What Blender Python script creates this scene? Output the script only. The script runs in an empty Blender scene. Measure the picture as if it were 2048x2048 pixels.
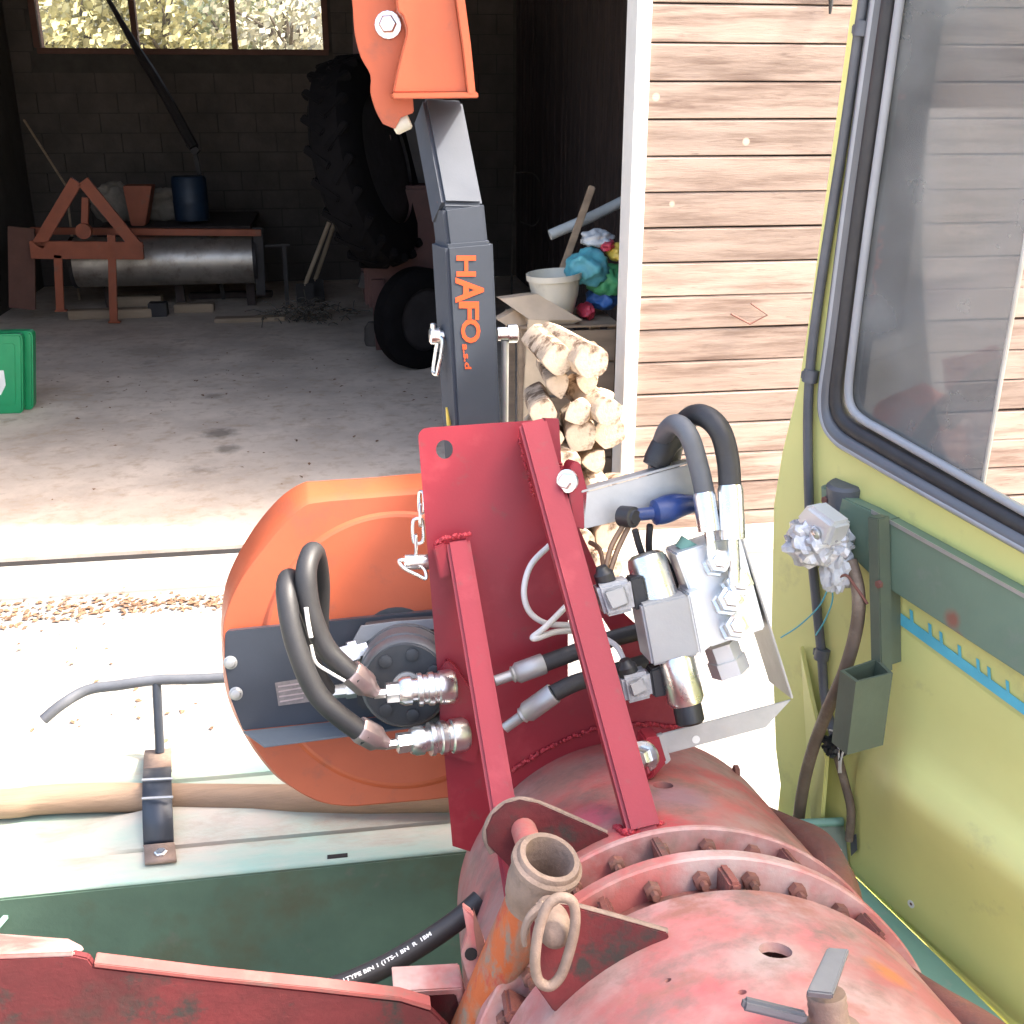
import bpy, bmesh, math, random
from mathutils import Vector, Matrix, noise
V = Vector
R = math.radians
random.seed(7)
S = bpy.context.scene
COL = S.collection

# ------------------------------------------------------------------ camera, sky, sun, exposure
FPX, PITCH, YAW, CAMH = 2200.0, 20.5, 9.0, 2.4
cd = bpy.data.cameras.new('camera'); cam = bpy.data.objects.new('camera', cd); COL.objects.link(cam)
cd.sensor_width = 36.0; cd.lens = 36.0 * FPX / 2048.0; cd.clip_start = 0.02; cd.clip_end = 2000
cam.location = (0, 0, CAMH); cam.rotation_euler = (R(90 - PITCH), 0, R(-YAW))
S.camera = cam
SUN = V((0.616, -0.105, 0.788)).normalized()
w = bpy.data.worlds.new('World'); S.world = w; w.use_nodes = True
nt = w.node_tree; bg = nt.nodes['Background']
sky = nt.nodes.new('ShaderNodeTexSky'); sky.sky_type = 'NISHITA'; sky.sun_disc = False
sky.sun_elevation = math.asin(SUN.z); sky.sun_rotation = math.atan2(SUN.x, SUN.y)
sky.air_density = 1.0; sky.dust_density = 7.0; sky.ozone_density = 0.3
nt.links.new(sky.outputs[0], bg.inputs[0]); bg.inputs[1].default_value = 0.15
sl = bpy.data.lights.new('sun', 'SUN'); sl.energy = 2.0; sl.angle = R(3.0); sl.color = (1, .95, .87)
so = bpy.data.objects.new('sun', sl); COL.objects.link(so); so.rotation_euler = SUN.to_track_quat('Z', 'Y').to_euler()
vs = S.view_settings; vs.view_transform = 'Standard'; vs.look = 'None'; vs.gamma = 1; vs.use_curve_mapping = False
vs.exposure = 2.5
cy = S.cycles; cy.max_bounces = 7; cy.diffuse_bounces = 4; cy.glossy_bounces = 3; cy.transmission_bounces = 4; cy.transparent_max_bounces = 8; cy.caustics_reflective = False; cy.caustics_refractive = False

# ------------------------------------------------------------------ measuring helpers (photo -> planes of the place)
CM = Matrix.Translation(cam.location) @ cam.rotation_euler.to_matrix().to_4x4()
C0 = V(cam.location); CR = cam.rotation_euler.to_matrix()
CX, CY, CZ = CR @ V((1, 0, 0)), CR @ V((0, 1, 0)), CR @ V((0, 0, 1))
def ray(x, y): return CR @ V(((x - 1024) / FPX, -(y - 1024) / FPX, -1))
def W(x, y, D): return C0 + ray(x, y) * D
def depth(p): return -(p - C0).dot(CZ)
def GZ(x, y, z=0.0):
    r = ray(x, y); return C0 + r * ((z - C0.z) / r.z)
def OY(x, y, Y):
    r = ray(x, y); return C0 + r * ((Y - C0.y) / r.y)
class Frame:
    def __init__(s, o, n):
        s.o = o; s.n = n.normalized()
        s.u = (CX - s.n * CX.dot(s.n)).normalized(); s.v = s.n.cross(s.u)
    def at(s, x, y, w=0.0):
        r = ray(x, y); o = s.o + s.n * w
        return C0 + r * ((o - C0).dot(s.n) / r.dot(s.n))
    def pts(s, l, w=0.0): return [s.at(x, y, w) for x, y in l]

# ------------------------------------------------------------------ mesh builder
class MB:
    def __init__(s): s.bm = bmesh.new()
    def face(s, pts):
        vs_ = [s.bm.verts.new(p) for p in pts]; return s.bm.faces.new(vs_)
    def prism(s, pts, vec, holes=(), bev=0.0):
        bm = s.bm; b2 = bmesh.new()
        if not holes:
            vv = [b2.verts.new(p) for p in pts]; b2.faces.new(vv); fs = b2.faces[:]
        else:
            es = []
            for lp in [pts] + list(holes):
                vv = [b2.verts.new(p) for p in lp]
                es += [b2.edges.new((vv[i], vv[(i + 1) % len(vv)])) for i in range(len(vv))]
            bmesh.ops.triangle_fill(b2, use_beauty=True, use_dissolve=False, edges=es); fs = b2.faces[:]
        g = bmesh.ops.extrude_face_region(b2, geom=fs)
        bmesh.ops.translate(b2, verts=[e for e in g['geom'] if isinstance(e, bmesh.types.BMVert)], vec=vec)
        bmesh.ops.recalc_face_normals(b2, faces=b2.faces[:])
        if bev:
            ed = [e for e in b2.edges if len(e.link_faces) == 2 and e.calc_face_angle(0) > .5]
            bmesh.ops.bevel(b2, geom=ed, offset=bev, segments=2, affect='EDGES', clamp_overlap=True)
        s.merge(b2)
    def merge(s, b2):
        me = bpy.data.meshes.new('tmp'); b2.to_mesh(me); b2.free(); s.bm.from_mesh(me); bpy.data.meshes.remove(me)
    def box(s, c, ax, ay, az, bev=0.0):
        b2 = bmesh.new(); bmesh.ops.create_cube(b2, size=2)
        for v in b2.verts: v.co = c + ax * v.co.x + ay * v.co.y + az * v.co.z
        bmesh.ops.recalc_face_normals(b2, faces=b2.faces[:])
        if bev: bmesh.ops.bevel(b2, geom=b2.edges[:], offset=bev, segments=2, affect='EDGES', clamp_overlap=True)
        s.merge(b2)
    def abox(s, lo, hi, bev=0.0):
        lo, hi = V(lo), V(hi); h = (hi - lo) / 2
        s.box((lo + hi) / 2, V((h.x, 0, 0)), V((0, h.y, 0)), V((0, 0, h.z)), bev)
    def bar(s, p0, p1, wd, ht, n, bev=0.003, front=True):
        a = p1 - p0; n = (n - a * (n.dot(a) / a.length_squared)).normalized(); sd = a.cross(n).normalized()
        c = (p0 + p1) / 2 - (n * ht / 2 if front else V((0, 0, 0)))
        s.box(c, a / 2, sd * wd / 2, n * ht / 2, bev)
    def tube(s, pts, r, seg=12, closed=False, sm=6):
        if sm: pts = catmull(pts, sm, closed)
        n = len(pts); rings = []; up = None
        for i, p in enumerate(pts):
            if closed: t = pts[(i + 1) % n] - pts[i - 1]
            else: t = pts[min(i + 1, n - 1)] - pts[max(i - 1, 0)]
            t.normalize()
            if up is None: up = t.orthogonal().normalized()
            else:
                up = (up - t * up.dot(t))
                up = up.normalized() if up.length > 1e-6 else t.orthogonal().normalized()
            b = t.cross(up); rr = r(i / (n - 1)) if callable(r) else r
            rings.append([s.bm.verts.new(p + (up * math.cos(a) + b * math.sin(a)) * rr) for a in [2 * math.pi * k / seg for k in range(seg)]])
        m = n if closed else n - 1
        for i in range(m):
            A_, B_ = rings[i], rings[(i + 1) % n]
            for k in range(seg): s.bm.faces.new((A_[k], A_[(k + 1) % seg], B_[(k + 1) % seg], B_[k]))
        if not closed:
            s.bm.faces.new(rings[0][::-1]); s.bm.faces.new(rings[-1])
    def lathe(s, p, d, prof, seg=24, cap=True, rot=0.0, up=None):
        d = d.normalized(); a = d.orthogonal().normalized() if up is None else (up - d * up.dot(d)).normalized(); b = d.cross(a); rings = []
        for t, r in prof:
            rings.append([s.bm.verts.new(p + d * t + (a * math.cos(q + rot) + b * math.sin(q + rot)) * max(r, 1e-5)) for q in [2 * math.pi * k / seg for k in range(seg)]])
        for A_, B_ in zip(rings, rings[1:]):
            for k in range(seg): s.bm.faces.new((A_[k], A_[(k + 1) % seg], B_[(k + 1) % seg], B_[k]))
        if cap: s.bm.faces.new(rings[0][::-1]); s.bm.faces.new(rings[-1])
    def bolt(s, p, n, r, h=None, washer=True):
        h = h or r * .8
        if washer: s.lathe(p, n, [(-.002, r * 1.45), (r * .18, r * 1.45), (r * .2, r * 1.3)], 16)
        s.lathe(p, n, [(0, r), (h * .8, r), (h, r * .82)], 6, rot=.3)
    def loft(s, rows, closed=False):
        vv = [[s.bm.verts.new(p) for p in r] for r in rows]
        for A_, B_ in zip(vv, vv[1:]):
            m = len(A_) if closed else len(A_) - 1
            for k in range(m): s.bm.faces.new((A_[k], A_[(k + 1) % len(A_)], B_[(k + 1) % len(B_)], B_[k]))
        return vv
    def build(s, name, mat, parent=None, base=None, smooth=40, solid=0.0):
        bm = s.bm
        bmesh.ops.recalc_face_normals(bm, faces=bm.faces[:])
        b = rootbase(parent) if parent is not None else (base if base is not None else V((0, 0, 0)))
        for v in bm.verts: v.co = v.co - b
        me = bpy.data.meshes.new(name); bm.to_mesh(me); bm.free()
        if smooth:
            for p in me.polygons: p.use_smooth = True
            me.set_sharp_from_angle(angle=R(smooth))
        me.materials.append(mat if not isinstance(mat, str) else MAT[mat])
        o = bpy.data.objects.new(name, me); COL.objects.link(o)
        if parent is not None: o.parent = parent
        else: o.location = b
        if solid:
            md = o.modifiers.new('thickness', 'SOLIDIFY'); md.thickness = solid; md.offset = -1
        return o
def rootbase(o):
    while o.parent is not None: o = o.parent
    return V(o.location)
def catmull(P, m, closed=False):
    out = []; n = len(P)
    rng = range(n) if closed else range(n - 1)
    for i in rng:
        if closed: a, b, c, d = P[i - 1], P[i], P[(i + 1) % n], P[(i + 2) % n]
        else: a, b, c, d = P[max(i - 1, 0)], P[i], P[i + 1], P[min(i + 2, n - 1)]
        for k in range(m):
            t = k / m
            out.append(.5 * (2 * b + (c - a) * t + (2 * a - 5 * b + 4 * c - d) * t * t + (3 * b - a - 3 * c + d) * t ** 3))
    if not closed: out.append(V(P[-1]))
    return out
def tag(o, label, cat, group=None, kind=None):
    if label: o['label'] = label
    if cat: o['category'] = cat
    if group: o['group'] = group
    if kind: o['kind'] = kind
    return o
def thing(name, label, cat, base, group=None):
    o = bpy.data.objects.new(name, None); COL.objects.link(o); o.location = base; o.empty_display_size = .1
    return tag(o, label, cat, group)
def structure(o): o['kind'] = 'structure'; return o
def one(name, mb, mat, label, cat, base, group=None, smooth=40):
    return tag(mb.build(name, mat, None, V(base), smooth), label, cat, group)
def circ(c, r, u, v, n=20): return [c + u * (r * math.cos(2 * math.pi * k / n)) + v * (r * math.sin(2 * math.pi * k / n)) for k in range(n)]
def rounded(P, rad, m=5):
    out = []; n = len(P)
    for i in range(n):
        a, b, c = V(P[i - 1]), V(P[i]), V(P[(i + 1) % n]); r = rad[i] if isinstance(rad, (list, tuple)) else rad
        if not r: out.append(b); continue
        d1 = (a - b); d2 = (c - b); q = min(r, d1.length * .45, d2.length * .45)
        s_, e_ = b + d1.normalized() * q, b + d2.normalized() * q
        for k in range(m + 1):
            t = k / m; out.append(s_ * (1 - t) ** 2 + b * 2 * t * (1 - t) + e_ * t * t)
    return out

# ------------------------------------------------------------------ materials
MAT = {}
def M(name, col, rough=.5, metal=0.0, var=.15, scale=6.0, bump=.05, bscale=60.0, dirt=None, coat=0.0, stretch=None, spec=.5, patches=(), spots=(), base=None):
    m = bpy.data.materials.new(name); m.use_nodes = True; t = m.node_tree; N = t.nodes; L = t.links
    bs = N['Principled BSDF']; MAT[name] = m
    tc = N.new('ShaderNodeTexCoord'); co = tc.outputs['Object']
    if stretch:
        mp = N.new('ShaderNodeMapping'); mp.inputs['Scale'].default_value = stretch; L.new(co, mp.inputs[0]); co = mp.outputs[0]
    def ns(sc, det=6, ro=.6, off=0.0):
        n = N.new('ShaderNodeTexNoise'); n.inputs['Scale'].default_value = sc; n.inputs['Detail'].default_value = det; n.inputs['Roughness'].default_value = ro
        if off:
            a = N.new('ShaderNodeVectorMath'); a.inputs[1].default_value = (off, off * .7, -off); L.new(co, a.inputs[0]); L.new(a.outputs[0], n.inputs['Vector'])
        else: L.new(co, n.inputs['Vector'])
        return n.outputs['Fac']
    def ramp(f, a, b):
        r = N.new('ShaderNodeMapRange'); r.inputs[1].default_value = a; r.inputs[2].default_value = b; r.clamp = True; L.new(f, r.inputs[0]); return r.outputs[0]
    def mix(f, a, b):
        x = N.new('ShaderNodeMix'); x.data_type = 'RGBA'; L.new(f, x.inputs[0])
        for k, q in ((6, a), (7, b)):
            if isinstance(q, (tuple, list)): x.inputs[k].default_value = (*q, 1)
            else: L.new(q, x.inputs[k])
        return x.outputs[2]
    lo = tuple(c * (1 - var) for c in col); hi = tuple(min(1, c * (1 + var)) for c in col)
    c = mix(ramp(ns(scale), .3, .7), lo, hi)
    k = 1
    for pc, sc, a, b in patches:
        c = mix(ramp(ns(sc, 5, .65, 3.1 * k), a, b), c, pc); k += 1
    for wc, rad_, pc, amt in spots:
        g = N.new('ShaderNodeVectorMath'); g.operation = 'DISTANCE'; L.new(co, g.inputs[0]); g.inputs[1].default_value = wc - base
        ad = N.new('ShaderNodeMath'); ad.operation = 'MULTIPLY_ADD'; L.new(ns(16, 5, .6, 2.2 * k), ad.inputs[0]); ad.inputs[1].default_value = rad_ * 1.1; L.new(g.outputs['Value'], ad.inputs[2])
        r = N.new('ShaderNodeMapRange'); r.inputs[1].default_value = rad_ * 1.55; r.inputs[2].default_value = rad_ * .9; r.inputs[4].default_value = amt; r.clamp = True; L.new(ad.outputs[0], r.inputs[0])
        c = mix(r.outputs[0], c, pc); k += 1
    if dirt:
        dc, sc, a, b = dirt; c = mix(ramp(ns(sc, 8, .7, 7.7), a, b), c, dc)
    L.new(c, bs.inputs['Base Color'])
    bs.inputs['Metallic'].default_value = metal; bs.inputs['Specular IOR Level'].default_value = spec
    rr = N.new('ShaderNodeMapRange'); rr.inputs[3].default_value = max(.03, rough - .08); rr.inputs[4].default_value = min(1, rough + .1); L.new(ns(scale * 3, 4, .6, 1.3), rr.inputs[0]); L.new(rr.outputs[0], bs.inputs['Roughness'])
    if coat: bs.inputs['Coat Weight'].default_value = coat; bs.inputs['Coat Roughness'].default_value = .15
    if bump:
        b = N.new('ShaderNodeBump'); b.inputs['Strength'].default_value = bump; b.inputs['Distance'].default_value = .01; L.new(ns(bscale, 6, .65, 5.0), b.inputs['Height']); L.new(b.outputs[0], bs.inputs['Normal'])
    return m
M('red_paint', (.26, .0135, .024), .42, var=.08, bump=.04, bscale=140, patches=[((.34, .035, .045), 9, .56, .76)], dirt=((.20, .035, .035), 22, .58, .70))
M('weld', (.42, .03, .045), .4, var=.3, scale=60, bump=.6, bscale=160)
M('red_old', (.40, .12, .105), .62, var=.22, scale=5, bump=.18, bscale=70,
  patches=[((.46, .33, .30), 4.5, .44, .62), ((.58, .10, .11), 3.2, .60, .70), ((.42, .11, .06), 7, .62, .72)], dirt=((.28, .19, .16), 18, .50, .72))
M('red_dust_shade', (.20, .065, .05), .75, var=.3, scale=12, bump=.3, bscale=80, dirt=((.09, .06, .048), 14, .46, .62))  # recess dust, darkened further so the colour carries shade too
M('red_edge', (.30, .075, .065), .6, var=.2, scale=9, bump=.1, dirt=((.16, .11, .09), 12, .5, .68))
M('red_dirt_shade', (.10, .010, .012), .7, var=.35, scale=8, bump=.2, bscale=60, patches=[((.05, .022, .018), 7, .54, .68), ((.14, .014, .016), 5, .50, .66)], dirt=((.03, .024, .02), 16, .54, .66))  # dirt plus painted shade: red darkened for the unlit boom web
M('rust_red', (.19, .075, .055), .75, var=.3, scale=9, bump=.25, bscale=80, dirt=((.13, .085, .065), 16, .5, .66))
M('pipe_rust', (.27, .16, .11), .72, var=.25, scale=9, bump=.35, bscale=90, patches=[((.42, .095, .025), 14, .42, .52), ((.36, .05, .035), 22, .54, .62)], dirt=((.22, .16, .12), 40, .54, .64), stretch=(1, 1, .45))
M('mud_metal', (.22, .155, .12), .7, var=.25, scale=14, bump=.3, bscale=90, dirt=((.17, .12, .09), 22, .48, .64))
M('orange', (.46, .098, .038), .42, var=.08, bump=.03, bscale=120, dirt=((.32, .085, .045), 12, .56, .72))
M('black_paint', (.032, .038, .05), .38, var=.15, bump=.03, bscale=160)
M('arm_paint', (.056, .064, .080), .6, spec=.18, var=.10, bump=.03, bscale=160)
M('lip_skylit', (.095, .115, .135), .45, var=.06, bump=.02)  # same paint as the bracket, lightened: sky light put into the colour
M('zinc', (.78, .78, .76), .28, 1.0, var=.1, scale=20, bump=.05)
M('zinc_dull', (.44, .435, .42), .5, .75, var=.15, scale=9, bump=.06, dirt=((.45, .40, .34), 8, .6, .8))
M('alu', (.78, .79, .78), .45, .45, var=.05, scale=9, bump=.04)
M('ferrule', (.50, .40, .39), .35, .8, var=.15, scale=30)
M('rubber', (.028, .027, .028), .5, var=.2, scale=20, bump=.08, bscale=200)
M('rubber_grey', (.10, .105, .115), .5, var=.2, scale=12, bump=.1)
M('motor', (.035, .038, .042), .45, var=.15, scale=20, bump=.06, bscale=120)
M('motor_side', (.09, .094, .098), .4, var=.15, scale=20, bump=.06, bscale=120)
M('motor_grey', (.30, .31, .32), .45, var=.1, scale=20, bump=.1, bscale=120)
M('coil', (.34, .34, .34), .55, var=.08, bump=.06)
M('plug', (.33, .33, .34), .3, var=.3, scale=40, bump=.2, bscale=90)
M('plastic_black', (.02, .02, .022), .45, bump=.03)
M('blue_tape', (.012, .035, .14), .35, var=.3, scale=20, bump=.2)
M('white_cable', (.70, .67, .62), .5, var=.06)
M('brown_wire', (.20, .12, .07), .5)
M('brown_hose', (.16, .115, .08), .6, var=.25, scale=14, bump=.1, dirt=((.30, .24, .18), 12, .5, .7))
M('cab_yellow', (.72, .70, .25), .42, var=.05, scale=3, bump=.03, bscale=30, dirt=((.44, .41, .19), 7, .58, .88))
M('cab_green', (.19, .235, .175), .5, var=.12, scale=4, bump=.06, dirt=((.30, .17, .13), 5, .70, .80))
M('box_green', (.10, .125, .085), .55, var=.15, scale=6, bump=.08)
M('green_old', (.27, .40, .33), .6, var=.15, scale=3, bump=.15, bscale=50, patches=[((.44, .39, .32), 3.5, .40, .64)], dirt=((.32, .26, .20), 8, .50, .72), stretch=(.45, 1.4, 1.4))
M('green_side_shade', (.066, .112, .078), .6, var=.2, scale=4, bump=.12, patches=[((.07, .07, .04), 3.5, .48, .68)], dirt=((.12, .11, .09), 10, .6, .8))  # bed green darkened: shade on the side faces is in the colour
M('green_shelf', (.22, .40, .30), .5, var=.1, scale=5, bump=.06, dirt=((.40, .40, .34), 10, .64, .8))
M('wood_pole', (.25, .165, .105), .75, var=.25, scale=6, bump=.3, bscale=40, stretch=(.3, 3, 3), dirt=((.20, .13, .08), 12, .55, .75))
M('seal', (.11, .115, .125), .35, var=.15, scale=6, bump=.06)
M('seal_light', (.30, .31, .325), .35, var=.1, scale=6, bump=.05)
M('cyan_tape', (.12, .50, .60), .5, var=.15, scale=10)
M('orange_print', (.62, .085, .02), .5, var=.05, bump=0)
M('white_print', (.75, .75, .72), .5, var=.05, bump=0)
M('plate_print', (.20, .17, .16), .5, var=.25, scale=90, bump=0)
M('concrete', (.62, .52, .43), .85, var=.14, scale=1.1, bump=.25, bscale=26, base=V((0, 0, 0)), patches=[((.42, .345, .285), 1.4, .46, .74), ((.44, .33, .24), 9, .50, .76)], dirt=((.22, .175, .14), 1.3, .60, .76),
  spots=[(GZ(440, 866, .02), .17, (.13, .105, .085), .75), (GZ(455, 898, .02), .13, (.14, .115, .09), .7), (GZ(425, 792, .02), .12, (.20, .155, .12), .6), (GZ(300, 700, .02), .4, (.26, .2, .15), .5), (GZ(560, 705, .02), .4, (.26, .2, .15), .5)])
M('apron', (.37, .35, .32), .9, var=.12, scale=1.2, bump=.2, bscale=40)
M('gravel', (.35, .33, .305), .92, var=.3, scale=45, bump=.6, bscale=90, dirt=((.30, .25, .2), 3, .62, .8))
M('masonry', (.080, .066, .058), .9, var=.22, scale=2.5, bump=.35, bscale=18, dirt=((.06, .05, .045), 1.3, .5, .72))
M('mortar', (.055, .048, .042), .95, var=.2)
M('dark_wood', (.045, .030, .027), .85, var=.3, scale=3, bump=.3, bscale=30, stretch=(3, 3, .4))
M('frame_wood', (.11, .045, .03), .7, var=.2, scale=5)
M('white_paint', (.80, .79, .76), .6, var=.05, bump=.1)
M('rust_orange', (.28, .065, .024), .55, var=.2, scale=4, bump=.1, dirt=((.16, .08, .05), 6, .58, .75))
M('roller_steel', (.50, .46, .42), .42, .8, var=.2, scale=3, bump=.1, dirt=((.24, .19, .15), 5, .5, .75))
M('dark_metal', (.03, .026, .027), .6, .3, var=.3, scale=5, bump=.15)
M('tractor_red', (.06, .018, .015), .6, var=.3, scale=4)
M('tyre', (.006, .0055, .006), .95, spec=.08, var=.25, scale=8, bump=.2)
M('timber', (.30, .22, .15), .8, var=.25, scale=4, bump=.25, stretch=(.4, 3, 3))
M('pale_wood', (.46, .36, .25), .8, var=.2, scale=4, bump=.2)
M('bark', (.20, .14, .10), .9, var=.3, scale=12, bump=.6, bscale=40)
M('log_wood', (.54, .42, .31), .8, var=.2, scale=9, bump=.4, bscale=50, patches=[((.15, .095, .06), 6, .48, .56)])
M('cardboard', (.52, .41, .30), .85, var=.1, scale=6, bump=.08)
M('bucket', (.60, .56, .47), .5, var=.08, scale=5, bump=.04, dirt=((.35, .28, .2), 7, .6, .8))
M('grey_pipe', (.42, .45, .45), .5, var=.1)
M('bag_teal', (.10, .38, .44), .4, var=.2, scale=9, bump=.3, bscale=22)
M('bag_green', (.10, .46, .20), .4, var=.2, scale=9, bump=.3, bscale=22)
M('bag_blue', (.07, .20, .55), .4, var=.2, scale=9, bump=.3, bscale=22)
M('bag_yellow', (.65, .48, .08), .4, var=.2, scale=9, bump=.3, bscale=22)
M('bag_red', (.55, .05, .08), .4, var=.2, scale=9, bump=.3, bscale=22)
M('bag_clear', (.55, .57, .58), .25, var=.2, scale=9, bump=.3, bscale=22)
M('case_green', (.010, .27, .10), .38, var=.1, scale=5, bump=.03)
M('barrel_blue', (.010, .024, .05), .5, var=.2)
M('sack', (.23, .20, .17), .9, var=.25, scale=6, bump=.3)
M('dry_leaf', (.19, .105, .06), .8, var=.5, scale=14, bump=.1)
M('brush', (.10, .085, .07), .9, var=.3)
M('dark_hole', (.012, .010, .010), .9, bump=0)
M('tree_bark', (.09, .07, .055), .9, var=.3, scale=5, bump=.5)
M('leaf_yellow', (.46, .43, .22), .6, var=.5, scale=1.2, bump=0)
M('leaf_green', (.30, .34, .20), .6, var=.5, scale=1.2, bump=0)
M('leaf_pale', (.52, .50, .38), .6, var=.5, scale=1.2, bump=0)
M('wrap', (.62, .62, .63), .18, .35, var=.4, scale=30, bump=.5, bscale=40)
M('cloth_dark', (.03, .03, .033), .8)
# weathered cladding: long grain, dark stains with a shape of their own, pale knots
def cladding():
    m = M('cladding', (.335, .25, .20), .8, var=.14, scale=2.5, bump=.25, bscale=22, stretch=(.55, 6, 6),
          patches=[((.17, .112, .085), 2.4, .45, .66), ((.40, .31, .255), 1.8, .50, .72), ((.13, .08, .062), 7, .60, .74)])
    t = m.node_tree; N = t.nodes; L = t.links; bs = N['Principled BSDF']
    src = bs.inputs['Base Color'].links[0].from_socket
    oi = N.new('ShaderNodeObjectInfo'); mp = [n for n in N if n.type == 'MAPPING'][0]
    cx = N.new('ShaderNodeCombineXYZ'); mu = N.new('ShaderNodeMath'); mu.operation = 'MULTIPLY'; mu.inputs[1].default_value = 37.0
    L.new(oi.outputs['Random'], mu.inputs[0]); L.new(mu.outputs[0], cx.inputs[0]); L.new(mu.outputs[0], cx.inputs[2]); L.new(cx.outputs[0], mp.inputs['Location'])
    hs = N.new('ShaderNodeHueSaturation'); L.new(src, hs.inputs['Color'])
    mr = N.new('ShaderNodeMapRange'); mr.inputs[3].default_value = .82; mr.inputs[4].default_value = 1.2; L.new(oi.outputs['Random'], mr.inputs[0]); L.new(mr.outputs[0], hs.inputs['Value'])
    vo = N.new('ShaderNodeTexVoronoi'); vo.inputs['Scale'].default_value = 3.2; tc = [n for n in N if n.type == 'TEX_COORD'][0]
    ad = N.new('ShaderNodeVectorMath'); L.new(tc.outputs['Object'], ad.inputs[0]); L.new(cx.outputs[0], ad.inputs[1]); L.new(ad.outputs[0], vo.inputs['Vector'])
    k = N.new('ShaderNodeMapRange'); k.inputs[1].default_value = .075; k.inputs[2].default_value = .05; k.clamp = True; L.new(vo.outputs['Distance'], k.inputs[0])
    mx = N.new('ShaderNodeMix'); mx.data_type = 'RGBA'; L.new(k.outputs[0], mx.inputs[0]); L.new(hs.outputs[0], mx.inputs[6]); mx.inputs[7].default_value = (.46, .36, .275, 1)
    L.new(mx.outputs[2], bs.inputs['Base Color'])
cladding()
def glassmat(name, tint, dust, gloss=.06):
    m = bpy.data.materials.new(name); m.use_nodes = True; t = m.node_tree; N = t.nodes; L = t.links; N.remove(N['Principled BSDF'])
    out = N['Material Output']; tr = N.new('ShaderNodeBsdfTransparent'); tr.inputs[0].default_value = (*tint, 1)
    gl = N.new('ShaderNodeBsdfGlossy'); gl.inputs['Roughness'].default_value = .03; fr = N.new('ShaderNodeFresnel'); fr.inputs[0].default_value = 1.5
    m1 = N.new('ShaderNodeMixShader'); L.new(fr.outputs[0], m1.inputs[0]); L.new(tr.outputs[0], m1.inputs[1]); L.new(gl.outputs[0], m1.inputs[2])
    df = N.new('ShaderNodeBsdfDiffuse'); df.inputs[0].default_value = (.45, .46, .45, 1)
    no = N.new('ShaderNodeTexNoise'); no.inputs['Scale'].default_value = 5; no.inputs['Detail'].default_value = 8
    tc = N.new('ShaderNodeTexCoord'); L.new(tc.outputs['Object'], no.inputs['Vector'])
    mr = N.new('ShaderNodeMapRange'); mr.inputs[1].default_value = .3; mr.inputs[2].default_value = .8; mr.inputs[3].default_value = dust * .5; mr.inputs[4].default_value = dust * 1.7; L.new(no.outputs['Fac'], mr.inputs[0])
    m2 = N.new('ShaderNodeMixShader'); L.new(mr.outputs[0], m2.inputs[0]); L.new(m1.outputs[0], m2.inputs[1]); L.new(df.outputs[0], m2.inputs[2])
    L.new(m2.outputs[0], out.inputs[0]); MAT[name] = m
glassmat('cab_glass', (.50, .52, .54), .24)  # grey tint stands in for dark reflections on the pane
glassmat('barn_glass', (.90, .90, .88), .08)

def textmesh(txt):
    c = bpy.data.curves.new('t', 'FONT'); c.body = txt; c.resolution_u = 3; c.offset = .028; o = bpy.data.objects.new('t', c); COL.objects.link(o)
    bpy.context.view_layer.update(); me = bpy.data.meshes.new_from_object(o.evaluated_get(bpy.context.evaluated_depsgraph_get()))
    vs_ = [V(v.co) for v in me.vertices]; fs = [list(p.vertices) for p in me.polygons]
    bpy.data.objects.remove(o); bpy.data.curves.remove(c); bpy.data.meshes.remove(me)
    x0, x1 = min(v.x for v in vs_), max(v.x for v in vs_); y0, y1 = min(v.y for v in vs_), max(v.y for v in vs_)
    return [((v.x - x0) / (x1 - x0), (v.y - y0) / max(y1 - y0, 1e-6)) for v in vs_], fs, (x1 - x0) / max(y1 - y0, 1e-6)
def put_text(mb, txt, fn):
    vv, fs, _ = textmesh(txt); bv = [mb.bm.verts.new(fn(x, y)) for x, y in vv]
    for f in fs:
        try: mb.bm.faces.new([bv[i] for i in f])
        except ValueError: pass

# ------------------------------------------------------------------ measured frames
vp = ray(830, 815); A = Frame(W(950, 1100, 2.0), -vp)                    # red plate / drum axis
dC = ray(-334, -209).normalized(); nC = dC.cross(V((0, 0, 1))).normalized()
if nC.dot(C0 - W(1690, 1740, 2.3)) < 0: nC = -nC
Cc = Frame(W(1690, 1740, 2.3), nC)                                         # cab rear wall
YF = GZ(220, 1128).y; YB = GZ(300, 572).y
XJ = OY(1262, 400, YF).x
EX, EY, EZ = V((1, 0, 0)), V((0, 1, 0)), V((0, 0, 1))

# ================================================================== SETTING
mb = MB(); mb.face([V((-400, -400, -.012)), V((400, -400, -.012)), V((400, 600, -.012)), V((-400, 600, -.012))])
structure(mb.build('ground', 'gravel', smooth=0))
mb = MB(); mb.abox((-9, YF + .13, -.2), (XJ + 6.5, YB + .4, .02)); structure(mb.build('barn_floor', 'concrete', smooth=0))
mb = MB(); ap = GZ(220, 1185).y
mb.abox((-9, ap, -.2), (XJ + 6, YF + .035, .008), .004); structure(mb.build('concrete_apron', 'apron', smooth=0))
mb = MB(); mb.abox((-9, YF + .037, -.2), (XJ, YF + .128, -.003)); structure(mb.build('threshold_gap', 'dark_hole', smooth=0))

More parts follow.
